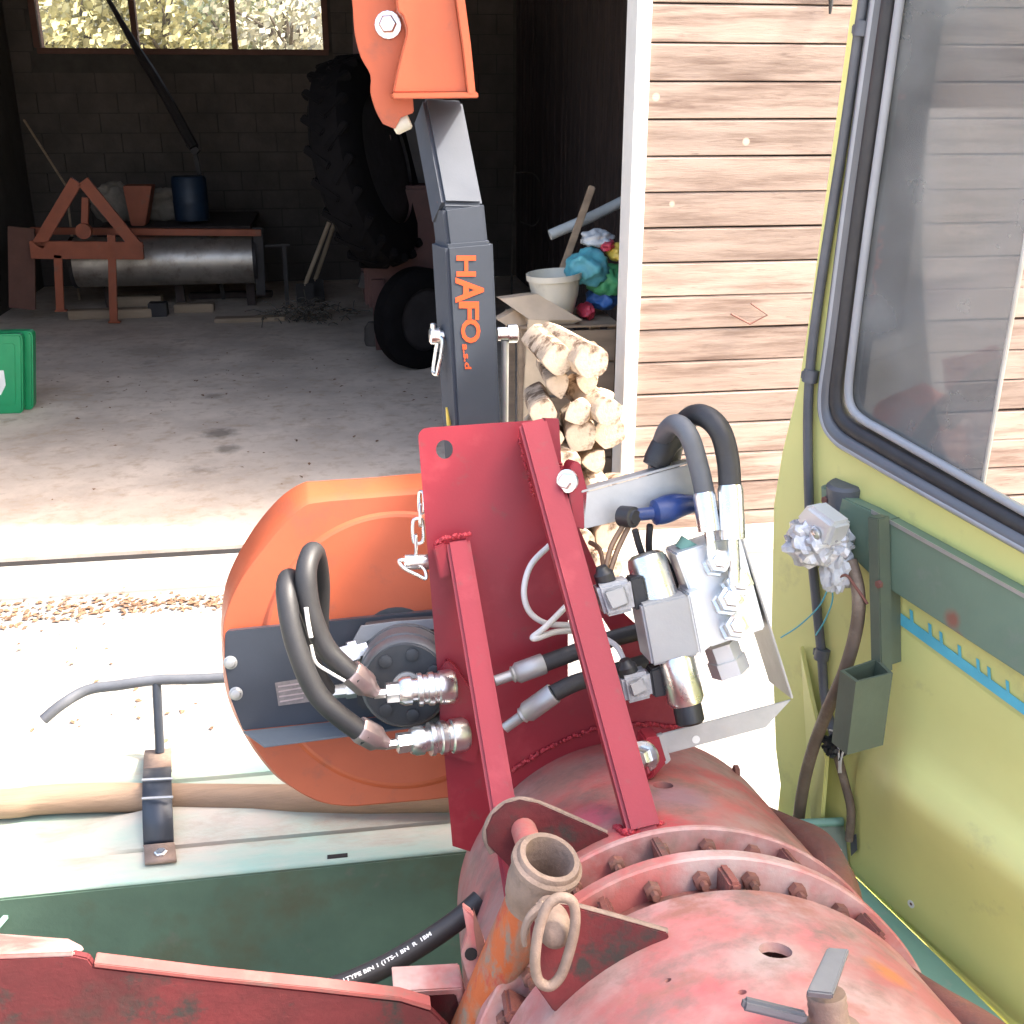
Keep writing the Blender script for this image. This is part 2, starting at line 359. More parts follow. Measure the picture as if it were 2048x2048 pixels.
# ---- the barn
ZT = 5.0
XL = OY(40, 250, YB).x
barn = thing('barn', 'open barn with weathered horizontal plank cladding and a dark interior', 'barn', V((XJ, YF, 0)))
pw = MB(); pw.abox((XJ + .06, YF + .06, 0), (XJ + 7, YF + .2, ZT + .8)); pw = pw.build('plank_wall', 'dark_wood', barn, smooth=0)
zt, zb = OY(1285, 4, YF).z, OY(1285, 791, YF).z
ph = (zt - zb) / 11.0; z = zb - ph * math.floor((zb) / ph); k = 0
z -= ph
while z < ZT + .6:
    x0 = XJ + .075 + random.uniform(0, .006); x1 = XJ + 7
    b = MB(); tl = random.uniform(-.003, .003)
    y1 = YF + .06; yo = YF + random.uniform(.012, .016)
    g = .004
    prof = [(y1, z + g), (yo + .003, z + g), (yo, z + g + .003), (yo + .001, z + ph - .014), (yo + .008, z + ph - g), (y1, z + ph - g)]
    n = 9; rows = []
    for i in range(n + 1):
        x = x0 + (x1 - x0) * i / n; wz = noise.noise(V((x * .7, k * 3.1, 0))) * .004
        rows.append([V((x, y, zz + tl * (x - x0) + wz)) for y, zz in prof])
    vv = b.loft(rows, closed=True); b.bm.faces.new(vv[0]); b.bm.faces.new(vv[-1][::-1])
    b.build('plank', 'cladding', pw, smooth=25)
    z += ph; k += 1
mb = MB(); mb.abox((XJ - .005, YF - .01, 0), (XJ + .072, YF + .2, ZT), .004); mb.build('door_jamb', 'white_paint', barn)
mb = MB(); mb.abox((-9, YF, 0), (-5.2, YF + .2, ZT)); mb.build('front_pier', 'masonry', barn)
mb = MB(); mb.abox((-9, YF + .02, 4.65), (XJ - .008, YF + .2, ZT), .01); mb.build('lintel', 'dark_wood', barn)
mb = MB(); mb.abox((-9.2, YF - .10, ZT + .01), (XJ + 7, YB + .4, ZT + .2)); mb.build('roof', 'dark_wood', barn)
for i in range(6):
    yy = YF + .8 + i * (YB - YF - 1) / 5
    mb = MB(); mb.abox((-9, yy, ZT - .22), (XJ + 6, yy + .14, ZT - .005), .01); mb.build('roof_beam', 'dark_wood', barn)
# left wall and right wall inside
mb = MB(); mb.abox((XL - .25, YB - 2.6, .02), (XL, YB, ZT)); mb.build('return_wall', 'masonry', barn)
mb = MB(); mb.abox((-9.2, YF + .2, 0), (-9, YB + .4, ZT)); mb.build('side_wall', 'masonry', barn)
rw = MB(); XR = XJ + 1.0; rw.abox((XR + .03, YF + .2, 0), (XR + .2, YB, ZT)); rw = rw.build('side_wall', 'dark_wood', barn)
yy = YF + .22
while yy < YB - .3:
    b = MB(); wdt = random.uniform(.2, .28); b.abox((XR - random.uniform(.0, .012), yy, .03), (XR + .029, yy + wdt - .03, ZT - .25), .006); b.build('wall_board', 'dark_wood', rw); yy += wdt
# back wall: window opening measured from the photo
wx0, wx1 = OY(72, 60, YB).x, OY(652, 60, YB).x; wz0 = OY(300, 97, YB).z; wz1 = wz0 + 1.15
bw = MB()
for lo, hi in (((XL - 3, 0), (wx0, ZT)), ((wx1, 0), (XJ + 1.2, ZT)), ((wx0, 0), (wx1, wz0)), ((wx0, wz1), (wx1, ZT))):
    bw.abox((lo[0], YB + .03, lo[1]), (hi[0], YB + .35, hi[1]))
bw = bw.build('back_wall', 'mortar', barn, smooth=0)
bz = .03; row = 0
while bz < ZT - .25:
    bx = XL + .01 - (.25 if row % 2 else 0)
    while bx < XJ + .95:
        x0, x1 = max(bx, XL + .01), min(bx + .488, XJ + .97); h0, h1 = bz, bz + .235
        cut = not (h1 < wz0 - .06 or h0 > wz1 + .06)
        segs = [(x0, x1)]
        if cut: segs = [s_ for s_ in ((x0, min(x1, wx0 - .07)), (max(x0, wx1 + .07), x1)) if s_[1] - s_[0] > .05]
        for a_, b_ in segs:
            if b_ - a_ < .04: continue
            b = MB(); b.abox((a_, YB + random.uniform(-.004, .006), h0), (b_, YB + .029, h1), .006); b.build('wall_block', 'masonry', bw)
        bx += .5
    bz += .247; row += 1
win = MB(); t_ = .07
win.abox((wx0 - .02, YB - .03, wz0 - .07), (wx1 + .02, YB + .2, wz0), .005)
win.abox((wx0 - .02, YB - .03, wz1), (wx1 + .02, YB + .2, wz1 + t_), .005)
for x in (wx0, wx1): win.abox((x - .05, YB - .028, wz0 + .001), (x + .03, YB + .2, wz1 - .001), .005)
win = win.build('window', 'frame_wood', barn)
mx = [OY(268, 60, YB).x, OY(467, 60, YB).x]
for x in mx:
    b = MB(); b.abox((x - .035, YB - .02, wz0 + .002), (x + .035, YB + .15, wz1 - .002), .005); b.build('mullion', 'frame_wood', win)
xs = [wx0 + .03] + [q for x in mx for q in (x - .035, x + .035)] + [wx1 - .03]
for i in range(3):
    b = MB(); b.abox((xs[2 * i] - .005, YB + .06, wz0 - .003), (xs[2 * i + 1] + .005, YB + .066, wz1 + .003)); b.build('pane', 'barn_glass', win)

# ---- trees beyond the barn window
def tree(px, Y, h, rad, mat, label):
    p = OY(px, 60, Y); base = V((p.x, Y, 0)); t = thing('tree', label, 'tree', base, 'trees beyond the barn window')
    b = MB(); b.tube([base + V((0, 0, -.1)), base + V((.1, 0, h * .4)), base + V((-.1, .1, h * .9))], lambda q: .22 * (1 - q * .85), 8)
    for i in range(9):
        a = random.uniform(0, 6.28); z0 = h * random.uniform(.25, .7); e = V((math.cos(a), math.sin(a), .6)) * rad * .8
        b.tube([base + V((0, 0, z0)), base + V((0, 0, z0)) + e * .5 + V((0, 0, .1)), base + V((0, 0, z0)) + e], lambda q: .07 * (1 - q * .8), 5, sm=3)
    b.build('trunk', 'tree_bark', t)
    vs_ = []; fs = []
    cl = [(base + V((random.gauss(0, rad * .45), random.gauss(0, rad * .45), h * random.uniform(.15, 1.0)))) for _ in range(70)]
    for c in cl:
        rr = random.uniform(.25, .6)
        for _ in range(60):
            q = c + V((random.gauss(0, rr * .6), random.gauss(0, rr * .6), random.gauss(0, rr * .5))); s_ = random.uniform(.05, .11)
            d = V((random.gauss(0, 1), random.gauss(0, 1), random.gauss(0, 1))).normalized(); u = d.orthogonal().normalized(); v = d.cross(u); i = len(vs_)
            vs_ += [q - u * s_, q - v * s_ * .6, q + u * s_, q + v * s_ * .6]; fs.append((i, i + 1, i + 2, i + 3))
    me = bpy.data.meshes.new('crown'); me.from_pydata([v - base for v in vs_], [], fs); me.materials.append(MAT[mat])
    o = bpy.data.objects.new('crown', me); COL.objects.link(o); o.parent = t
for a in [(60, YB + 9, 5.2, 1.6, 'leaf_pale', 'pale tree behind the left pane of the barn window'),
          (175, YB + 6, 4.6, 1.2, 'leaf_yellow', 'yellow autumn tree between left pane and first mullion of barn window'),
          (330, YB + 7, 5.0, 1.5, 'leaf_yellow', 'yellow autumn tree behind the middle pane of the barn window'),
          (455, YB + 10, 5.6, 1.6, 'leaf_green', 'greener tree behind the second mullion of the barn window'),
          (575, YB + 7.5, 5.0, 1.5, 'leaf_pale', 'pale tree behind the right pane of the barn window')]: tree(*a)

# ---- fallen leaves
def scatter(name, label, fn, n, s0, s1, mat):
    vs_ = []; fs = []
    for _ in range(n):
        p = fn(); s_ = random.uniform(s0, s1); a = random.uniform(0, 6.28); u = V((math.cos(a), math.sin(a), random.uniform(-.3, .3))); v = V((-math.sin(a), math.cos(a), random.uniform(-.3, .3))); i = len(vs_)
        p = p + V((0, 0, s_ * .32)); vs_ += [p - u * s_, p - v * s_ * .55 + V((0, 0, s_ * .2)), p + u * s_, p + v * s_ * .6 + V((0, 0, s_ * .15))]; fs.append((i, i + 1, i + 2, i + 3))
    me = bpy.data.meshes.new(name); me.from_pydata(vs_, [], fs); me.materials.append(MAT[mat]); o = bpy.data.objects.new(name, me); COL.objects.link(o)
    tag(o, label, 'leaves', kind='stuff')
def lf1():
    x = random.uniform(-60, 470); y = random.gauss(1222 - x * .05, 9 + 9 * max(0, 1 - x / 300)); p = GZ(x, y); p.z = -.012; return p
def lf2():
    p = GZ(random.uniform(0, 900), 700 + abs(random.gauss(0, 1)) * 110, .02); return V((p.x, min(p.y, YB - .3), .02)) if p.y > YF + .1 else V((p.x, YF + .3, .02))
def lf3():
    p = GZ(random.uniform(0, 500), random.uniform(1170, 1480)); p.z = -.012 if p.y < ap else .008; return p
scatter('dry_leaves', 'strip of dry brown leaves on the gravel before the barn threshold', lf1, 520, .008, .024, 'dry_leaf')
scatter('floor_litter', 'scattered dry leaves and crumbs on the barn floor', lf2, 150, .007, .022, 'dry_leaf')
scatter('gravel_litter', 'few dry leaves strewn over the pale gravel', lf3, 40, .008, .02, 'dry_leaf')

# ================================================================== THINGS IN THE BARN
def fl(x, y): return GZ(x, y, .02)
# roller with an orange three point frame
Y1 = fl(220, 650).y
def a1(x, y, dy=0): return OY(x, y, Y1 + dy)
ro = thing('land_roller', 'orange framed land roller with a steel drum and triangular hitch, far left in barn', 'roller', fl(220, 650))
n1 = V((0, -1, 0))
rad = (a1(300, 478, .8) - a1(300, 575, .8)).length / 2; c0 = a1(150, 525, .8); c1 = V((a1(512, 525, .8).x, c0.y, c0.z))
mb = MB(); mb.lathe(c0, c1 - c0, [(0, rad), ((c1 - c0).length, rad)], 40); dr = mb.build('drum', 'roller_steel', ro)
for c in (c0, c1):
    mb = MB(); mb.lathe(c, EX, [(-.02, rad * 1.03), (.02, rad * 1.03)], 40); mb.build('drum_end', 'dark_metal', ro)
mb = MB(); mb.bar(a1(60, 462, .55), a1(522, 466, .55), .075, .09, n1); mb.build('frame_beam', 'rust_orange', ro)
mb = MB(); mb.bar(a1(515, 455, .6), a1(522, 590, .6), .11, .02, n1); mb.build('side_plate', 'dark_metal', ro)
mb = MB(); mb.bar(a1(568, 490, .5), a1(575, 610, .5), .05, .03, n1); mb.bar(a1(530, 492, .5), a1(580, 490, .5), .03, .03, n1); mb.build('stand', 'dark_metal', ro)
for p, q, wd in (((152, 362), (75, 492), .13), ((165, 362), (278, 500), .13)):
    mb = MB(); mb.bar(a1(*p), a1(*q), wd, .05, n1); mb.build('hitch_strut', 'rust_orange', ro)
mb = MB(); mb.bar(a1(60, 500), a1(286, 502), .19, .08, n1, .006); mb.build('hitch_beam', 'rust_orange', ro)
mb = MB(); mb.bar(a1(170, 395, .1), a1(168, 470, .1), .07, .07, n1); mb.lathe(a1(168, 462, .1), n1, [(-.05, .085), (.05, .085)], 16); mb.build('top_link', 'rust_orange', ro)
for x, yb in ((115, 622), (222, 645)):
    mb = MB(); mb.bar(a1(x, 470 if x > 200 else 510), a1(x + 5, yb), .085, .04, n1); mb.bar(a1(x - 6, yb), a1(x + 18, yb), .02, .08, n1); mb.build('parking_leg', 'rust_orange', ro)
mb = MB(); mb.bar(a1(42, 455, .2), a1(44, 618, .2), .28, .05, n1, .004); mb.build('side_plate', 'frame_wood', ro)
# orange hopper, barrel, sacks
p = a1(272, 455, 1.1)
mb = MB(); q0 = [a1(245, 372, 1.1), a1(303, 372, 1.1), a1(290, 452, 1.1), a1(262, 452, 1.1)]
mb.prism(q0, V((0, .35, 0)), bev=.01); one('seed_hopper', mb, 'rust_orange', 'small orange tapered hopper standing behind the roller frame', 'hopper', p)
mb = MB(); pb = a1(385, 440, 1.3); rb = (a1(420, 400, 1.3) - a1(350, 400, 1.3)).length / 2; hb = a1(385, 352, 1.3).z
mb.lathe(V((pb.x, pb.y, pb.z)), EZ, [(0, rb * .96), (.03, rb), (.2, rb), (.22, rb * 1.03), (.24, rb), (hb - pb.z - .03, rb), (hb - pb.z, rb * .9)], 28)
one('plastic_barrel', mb, 'barrel_blue', 'dark blue plastic barrel on the bench behind the roller', 'barrel', pb)
mb = MB(); zt_ = a1(260, 455, 1.0).z; mb.abox((a1(190, 450, 1.0).x, Y1 + 1.0, zt_ - .06), (a1(500, 450, 1.0).x, YB - .1, zt_ - .002), .004)
tb = thing('workbench', 'rough dark timber bench along the back wall behind the roller', 'bench', V((a1(330, 450, 1).x, Y1 + 1.2, .02)))
mb.build('bench_top', 'dark_wood', tb)
for xx in (200, 345, 490):
    mb = MB(); x = a1(xx, 450, 1.05).x; mb.abox((x - .05, Y1 + 1.05, .02), (x + .05, Y1 + 1.15, zt_ - .061)); mb.build('leg', 'dark_wood', tb)
def blob(c, rx, ry, rz, seed, amp=.25, fr=2.2):
    b = MB(); b2 = bmesh.new(); bmesh.ops.create_icosphere(b2, subdivisions=4, radius=1)
    for v in b2.verts:
        n = v.co.normalized(); d = 1 + amp * noise.noise(n * fr + V((seed, seed * 2.1, 0))) + amp * .4 * noise.noise(n * fr * 3 + V((0, seed, 1)))
        v.co = c + V((n.x * rx * d, n.y * ry * d, max(n.z, -.8) * rz * d))
    b.merge(b2); return b
for i, (x, y, rx, rz, l) in enumerate([(225, 345, .30, .26, 'grey sack slumped on the bench left of the other sack'), (330, 345, .32, .22, 'grey sack slumped on the bench above the blue barrel')]):
    c = a1(x, y, 1.9); c.z = zt_ + rz * .75 - (0); one('sack', blob(c, rx, .2, rz, i + 1), 'sack', l, 'sack', V((c.x, c.y, zt_)), 'sacks on the bench', 60)
# leaning poles
mb = MB(); mb.tube([OY(200, -30, YB - .45), OY(268, 88, YB - .7), OY(330, 190, YB - 1.0), OY(388, 296, YB - 1.3)], lambda q: .018 + .045 * min(1, q * 2), 8)
mb.bar(OY(376, 286, YB - 1.3), OY(394, 306, YB - 1.32), .09, .06, n1); mb.bar(OY(388, 296, YB - 1.3), V((OY(388, 296, YB - 1.3).x + .2, YB - 1.4, .02)), .05, .05, n1)
one('hay_elevator_pole', mb, 'dark_metal', 'long dark pole slanting down across the barn window', 'pole', V((OY(388, 296, YB - 1.3).x + .2, YB - 1.4, .02)))
mb = MB(); e = fl(160, 600); mb.tube([OY(48, 240, YB - .4), OY(132, 372, YB - .9), V((e.x, YB - 1.2, .03))], .016, 6, sm=0)
one('thin_stick', mb, 'timber', 'thin pale stick leaning behind the triangular hitch', 'stick', V((e.x, YB - 1.2, .03)))
# floor timbers
for i, (x0, y0, x1_, y1_, hh, m_, l) in enumerate([
    (140, 625, 290, 640, .10, 'timber', 'flat pale plank lying under the orange hitch'),
    (300, 620, 380, 560, .16, 'dark_metal', 'dark squared beam lying on end below the steel drum'),
    (350, 612, 425, 617, .10, 'timber', 'short stubby log end pointing right below the drum'),
    (230, 600, 330, 592, .12, 'timber', 'grey board lying flat behind the hitch leg'),
    (430, 632, 570, 640, .05, 'timber', 'long grey lath lying on the floor left of the brush pile'),
    (380, 585, 540, 600, .07, 'dark_wood', 'dark plank lying under the right end of the drum')]):
    p, q = fl(x0, y0 + 12), fl(x1_, y1_ + 12); p.y = q.y = min(p.y, YB - .3); mb = MB(); up = V((0, 0, hh))
    mb.box((p + q) / 2 + up / 2, (q - p) / 2, V((0, .09, 0)), up / 2, .008); one('floor_timber', mb, m_, l, 'timber', (p + q) / 2, 'timbers on the barn floor')
# brush pile and shovels
mb = MB(); c = fl(620, 640)
for i in range(130):
    a = random.uniform(0, 6.28); r = abs(random.gauss(0, .38)); p = c + V((math.cos(a) * r, math.sin(a) * r * .7, max(.02, .24 - r * .3) * random.random()))
    d = V((random.gauss(0, 1), random.gauss(0, 1), random.gauss(0, .25))).normalized() * random.uniform(.1, .3); q = p + d; q.z = max(q.z, .03)
    mb.tube([p, (p + q) / 2 + V((0, 0, .03)), q], .006, 4, sm=2)
tag(mb.build('brush_pile', 'brush', None, c), 'heap of dark twigs and brush on the barn floor', 'brush', kind='stuff')
for x0, y0, x1_, y1_, l in ((612, 600, 658, 445, 'front shovel handle with flat grey shaft leaning right out of brush'), (632, 590, 684, 402, 'longer pale shovel handle leaning behind the flat grey one')):
    e = fl(x0, y0 + 12); t = thing('shovel', l, 'shovel', e, 'shovels in the brush')
    tp = OY(x1_, y1_, e.y + .15); mb = MB(); mb.tube([e + V((0, 0, .25)), tp], .026, 8, sm=0); mb.build('handle', 'pale_wood', t)
    mb = MB(); mb.box(e + V((0, -.01, .14)), V((.11, 0, 0)), V((0, .012, 0)), V((0, 0, .14)), .008); mb.build('blade', 'dark_metal', t)

# parked machine with a tilted lugged wheel
def wheel(parent, c, ax, r_, wd, lug, lean=None, seg=44, rim='dark_metal', nm='wheel'):
    ax = ax.normalized()
    b = MB(); b.lathe(c - ax * wd / 2, ax, [(0, r_ * .62), (0, r_ * .8), (wd * .08, r_ * .93), (wd * .2, r_), (wd * .8, r_), (wd * .92, r_ * .93), (wd, r_ * .8), (wd, r_ * .62)], seg, cap=False)
    o = b.build(nm, 'tyre', parent)
    up = ax.orthogonal().normalized(); vv = ax.cross(up); lg = MB()
    for k in range(lug):
        for sgn in (-1, 1):
            a0 = 2 * math.pi * (k + (.5 if sgn > 0 else 0)) / lug; pts = []
            for t_, da in ((0.02, 0), (.5, .22)):
                a = a0 + da; pts.append(c + ax * sgn * wd * (.5 - t_) + (up * math.cos(a) + vv * math.sin(a)) * (r_ * (.985 if t_ > .1 else .95)))
            am = a0 + .11; nn = up * math.cos(am) + vv * math.sin(am); lg.bar(pts[0], pts[1], r_ * .075, r_ * .085, nn, r_ * .012, front=False)
    lo_ = lg.build('tread', 'tyre', o) if lug else None
    b = MB(); b.lathe(c, ax, [(-wd * .42, r_ * .63), (-wd * .42, r_ * .56), (-wd * .1, r_ * .5), (-wd * .1, r_ * .2), (-wd * .3, r_ * .18), (-wd * .3, .001), (wd * .3, .001), (wd * .3, r_ * .18), (wd * .1, r_ * .2), (wd * .1, r_ * .5), (wd * .42, r_ * .56), (wd * .42, r_ * .63)], 28); b.build('rim', rim, o)
YM = fl(830, 735).y
mach = thing('farm_machine', 'old dark red farm machine with a big tilted lugged wheel, parked in barn', 'machine', fl(850, 735))
cW = OY(700, 330, YM - .1); top = OY(640, 110, YM - .1); lean = (top - cW); rW = lean.length
sdw = V((lean.z, 0, -lean.x)).normalized(); axw = (sdw * .93 + V((0, -.36, 0))).normalized(); wheel(mach, cW + V((.16, .1, 0)), axw, rW * .98, .40, 21)
cs = OY(838, 640, YM); wheel(mach, V((cs.x, cs.y, .02 + .47)), V((.55, -.83, 0)), .47, .24, 0, nm='small_wheel')
mb = MB(); mb.abox((OY(720, 400, YM + .5).x, YM + .25, .55), (OY(900, 400, YM + .5).x, YM + 1.6, OY(800, 370, YM + .4).z), .03); mb.build('body', 'tractor_red', mach)
mb = MB(); mb.abox((OY(735, 400, YM + .5).x, YM + .55, OY(800, 370, YM + .4).z + .005), (OY(890, 400, YM + .5).x, YM + 1.5, OY(800, 60, YM + .4).z), .03); mb.build('upper_frame', 'dark_metal', mach)
mb = MB(); mb.bar(OY(755, 560, YM + .2), OY(765, 700, YM + .2), .12, .1, n1); mb.build('axle_leg', 'tractor_red', mach)
mb = MB(); mb.bar(OY(720, 560, YM + .3), OY(880, 600, YM + .3), .14, .14, n1); mb.build('axle', 'dark_metal', mach)
for xx, y0, y1_ in ((712, 20, 430), (742, 40, 400), (775, 270, 420)):
    mb = MB(); mb.bar(OY(xx, y0, YM + .2), OY(xx + 6, y1_, YM + .2), .06, .05, n1); mb.build('upright', 'tractor_red', mach)
mb = MB(); mb.lathe(fl(748, 690) + V((0, 0, 0)), EZ, [(0, .09), (.05, .1), (.18, .09), (.24, .05)], 14); one('stone', mb, 'masonry', 'rounded grey stone beside the small wheel', 'stone', fl(748, 690))
# thin wire hoops hanging in the dark right part
mb = MB(); mb.tube([OY(1030, 345, YB - 2), OY(1070, 350, YB - 2), OY(1088, 400, YB - 2), OY(1070, 450, YB - 2), OY(1035, 440, YB - 2.1)], .008, 6)
mb.tube([OY(1030, 330, YB - 2), OY(1026, 430, YB - 2), OY(1022, 640, YB - 2)], .012, 6)
one('wire_hoop', mb, 'brush', 'thin bent wire hoop standing in the dark beside the arm', 'wire', fl(1022, 640))

# ---- green case
cg = thing('plastic_case', 'bright green plastic case with white sticker at the left edge', 'case', fl(20, 828))
Yc = fl(20, 828).y
def gc(x, y, d=0): return OY(x, y, Yc + d)
P = rounded([gc(-110, 672), gc(44, 668), gc(46, 828), gc(-110, 832)], [.05, .05, .05, .05]); P = [V((p.x, Yc, max(p.z, .02))) for p in P]
mb = MB(); mb.prism(P, V((0, .10, 0)), bev=.012); mb.build('front_shell', 'case_green', cg)
P2 = [V((p.x + .055, Yc + .101, max(.02, p.z + .0))) for p in P]; mb = MB(); mb.prism(P2, V((0, .12, 0)), bev=.012); mb.build('rear_shell', 'case_green', cg)
P3 = rounded([gc(-60, 690), gc(30, 686), gc(32, 808), gc(-60, 812)], .03); P3 = [V((p.x, Yc - .008, p.z)) for p in P3]; mb = MB(); mb.prism(P3, V((0, .0075, 0)), bev=.003); mb.build('raised_panel', 'case_green', cg)
P4 = [V((p.x, Yc - .0095, p.z)) for p in rounded([gc(-40, 742), gc(8, 740), gc(12, 770), gc(2, 790), gc(-40, 790)], .01)]; mb = MB(); mb.prism(P4, V((0, .0014, 0))); mb.build('sticker', 'white_print', cg)

# ---- woodpile in front of the jamb and the things behind it
wx = OY(1150, 900, YF - .3).x
rows_ = 9; zz = -.012; kk = 0
ords = ['lowest', 'second', 'third', 'fourth', 'fifth', 'sixth', 'seventh', 'eighth', 'topmost']; pos = ['leftmost', 'second', 'third', 'fourth', 'rightmost']
for r_ in range(rows_):
    nl = 4 - (r_ > 3) - (r_ > 6) ; rr = random.uniform(.072, .088); hh = rr * 1.72
    xb = wx - .40 + .03 * (r_ % 2) + .03 * r_
    for i in range(nl):
        r = rr * random.uniform(.9, 1.08); x = xb + i * .165 + random.uniform(-.02, .02); y0 = YF - .62 + random.uniform(-.1, .08); ln = random.uniform(.34, .5)
        b = MB(); m = random.choice([3, 4, 5, 6]); ang = random.uniform(0, 6.28); pts = []
        for k in range(14):
            a = 2 * math.pi * k / 14; seg_ = 2 * math.pi / m; loc = ((a + ang) % seg_) - seg_ / 2; rad_ = r * (math.cos(seg_ / 2) / math.cos(loc) * .75 + .32) * random.uniform(.985, 1.015)
            pts.append((math.cos(a) * rad_, math.sin(a) * rad_))
        ax_ = V((random.gauss(0, .3), 1, random.gauss(0, .10))).normalized(); uu = V((1, 0, 0)); vv_ = V((0, 0, 1)); c = V((x, y0, zz + r * .92))
        c.z = max(c.z, -.012 + r * 1.0)
        P = [c + uu * a_ + vv_ * b_ for a_, b_ in pts]; b.prism(P, ax_ * ln, bev=.004)
        nm = {5: pos, 4: ['leftmost', 'second', 'third', 'rightmost'], 3: ['left', 'middle', 'right'], 2: ['left', 'right']}[nl][i]
        one('firewood_log', b, 'log_wood', f'pale split log, {nm} in the {ords[r_]} row of the woodpile', 'log', V((c.x, c.y, zz)), 'firewood stacked beside the barn opening', 30); kk += 1
    zz += hh
ZW = zz
# crate that carries bucket and cardboard inside the opening
Yk = YF + .75
def kp(x, y, d=0): return OY(x, y, Yk + d)
zk = kp(1090, 652).z
ck = thing('crate', 'rough tan wooden crate behind the woodpile under bucket and cardboard', 'crate', V((kp(1100, 700).x, Yk, .02)))
for i in range(5):
    z0 = .03 + i * (zk - .05) / 5; mb = MB(); mb.abox((kp(1048, 700).x, Yk, z0), (kp(1230, 700).x, Yk + .022, z0 + (zk - .05) / 5 - .015), .003); mb.build('slat', 'timber', ck)
for xx in (1048, 1228):
    mb = MB(); x = kp(xx, 700).x; mb.abox((x - .03, Yk + .0225, .02), (x + .03, Yk + .08, zk - .016)); mb.build('post', 'timber', ck)
    mb = MB(); mb.abox((x - .03, Yk + .52, .02), (x + .03, Yk + .58, zk - .016)); mb.build('post', 'timber', ck)
mb = MB(); mb.abox((kp(1040, 700).x, Yk - .01, zk - .0155), (kp(1238, 700).x, Yk + .62, zk), .003); mb.build('lid', 'timber', ck)
mb = MB(); pb = kp(1112, 612, .2); rb = (kp(1163, 560, .2) - kp(1057, 560, .2)).length / 2; pb.z = zk + .012; hbk = kp(1110, 545, .2).z - pb.z
mb.lathe(pb, V((-.06, -.02, 1)), [(0, rb * .55), (.01, rb * .62), (hbk * .5, rb * .86), (hbk * .86, rb * .96), (hbk * .87, rb * 1.03), (hbk, rb * 1.04), (hbk, rb * .98), (hbk * .4, rb * .78), (.03, rb * .55), (.03, .001)], 36)
one('bucket', mb, 'bucket', 'off white plastic tub standing on cardboard behind the woodpile', 'bucket', pb)
mb = MB(); mb.bar(kp(1124, 545, .42), kp(1186, 372, .5), .045, .03, n1, .006); mb.bar(V((kp(1124, 545, .42).x - .01, Yk + .42, zk + .002)), kp(1124, 545, .42), .045, .03, n1, .006)
one('wooden_stake', mb, 'timber', 'pointed wooden stake leaning up behind the white tub', 'stake', V((kp(1124, 545, .42).x, Yk + .42, zk)))
mb = MB(); mb.tube([kp(1100, 470, .62), kp(1180, 435, .64), kp(1270, 390, .66)], .035, 10); mb.tube([kp(1270, 390, .66), V((kp(1285, 390, .66).x, Yk + .68, .05))], .035, 10, sm=0)
one('grey_pipe', mb, 'grey_pipe', 'grey plastic pipe slanting behind the wooden stake', 'pipe', V((kp(1285, 390, .66).x, Yk + .68, .02)))
def sheet(pts, bend, t_):
    b = MB(); b.prism(pts, V((0, 0, -t_)), bev=.001); return b
for i, (c_, l, m_) in enumerate([(((1000, 598), (1075, 588), (1165, 640), (1130, 655), (1060, 640)), 'curled cardboard flap sloping right under the white tub', 'cardboard'),
                             (((995, 640), (1045, 612), (1110, 660), (1060, 680)), 'pale cardboard sheet lying left of the white tub', 'cardboard')]):
    P = [kp(x, y, -.02 - .03 * i + .12 * (k % 2)) for k, (x, y) in enumerate(c_)]; b = MB()
    b.prism(P, V((.0, .16, -.012)), bev=0); one('cardboard_sheet', b, m_, l, 'cardboard', V((P[0].x, P[0].y, zk)), 'cardboard on the crate')
mb = MB(); mb.bar(kp(1078, 640, -.3), kp(1068, 800, -.34), .13, .02, n1, .003); lo = kp(1068, 800, -.34); mb.bar(lo, V((lo.x, lo.y - .05, .02)), .13, .02, n1, .003)
one('leaning_board', mb, 'pale_wood', 'tan board leaning upright left of the woodpile', 'board', V((lo.x, lo.y, .02)))
for i, (x, y, rx, rz, m_, l) in enumerate([(1175, 535, .14, .12, 'bag_teal', 'teal plastic bag right of the white tub'), (1215, 560, .13, .10, 'bag_green', 'green plastic bag below the teal bag by the jamb'),
        (1205, 595, .10, .08, 'bag_blue', 'blue plastic bag at the bottom of the bag heap'), (1232, 505, .06, .06, 'bag_yellow', 'small yellow bag at the top of the heap by the jamb'),
        (1212, 490, .055, .045, 'bag_red', 'small red bag lying on the heap of bags'), (1195, 478, .10, .06, 'bag_clear', 'crumpled clear plastic bag on top of the heap'),
        (1172, 622, .05, .05, 'bag_red', 'small red and white packet under the blue bag')]):
    c = kp(x, y, .22 + .05 * (i % 3)); one('plastic_bag', blob(c, rx, .12, rz, i + 9, .30, 2.0), m_, l, 'bag', V((c.x, c.y, c.z - rz)), 'plastic bags by the jamb', 85)
# hook and strap on the cladding
mb = MB(); f = lambda x, y: OY(x, y, YF - .01)
mb.tube([f(1462, 628), f(1500, 648), f(1535, 630), f(1502, 607)], .006, 6, sm=0); one('wire_hook', mb, 'rust_red', 'rusty bent wire hook hanging on the plank wall', 'hook', f(1500, 648))
mb = MB(); mb.tube([f(1660, -60), f(1662, -5), f(1660, 28)], lambda q: .022 * (1 - q * .7), 8); one('dark_strap', mb, 'rubber', 'dark strap end hanging at the top of the plank wall', 'strap', f(1660, 28))

# ================================================================== THE VEHICLE: drum, plate, saw head, valve, cab, bed
n = A.n
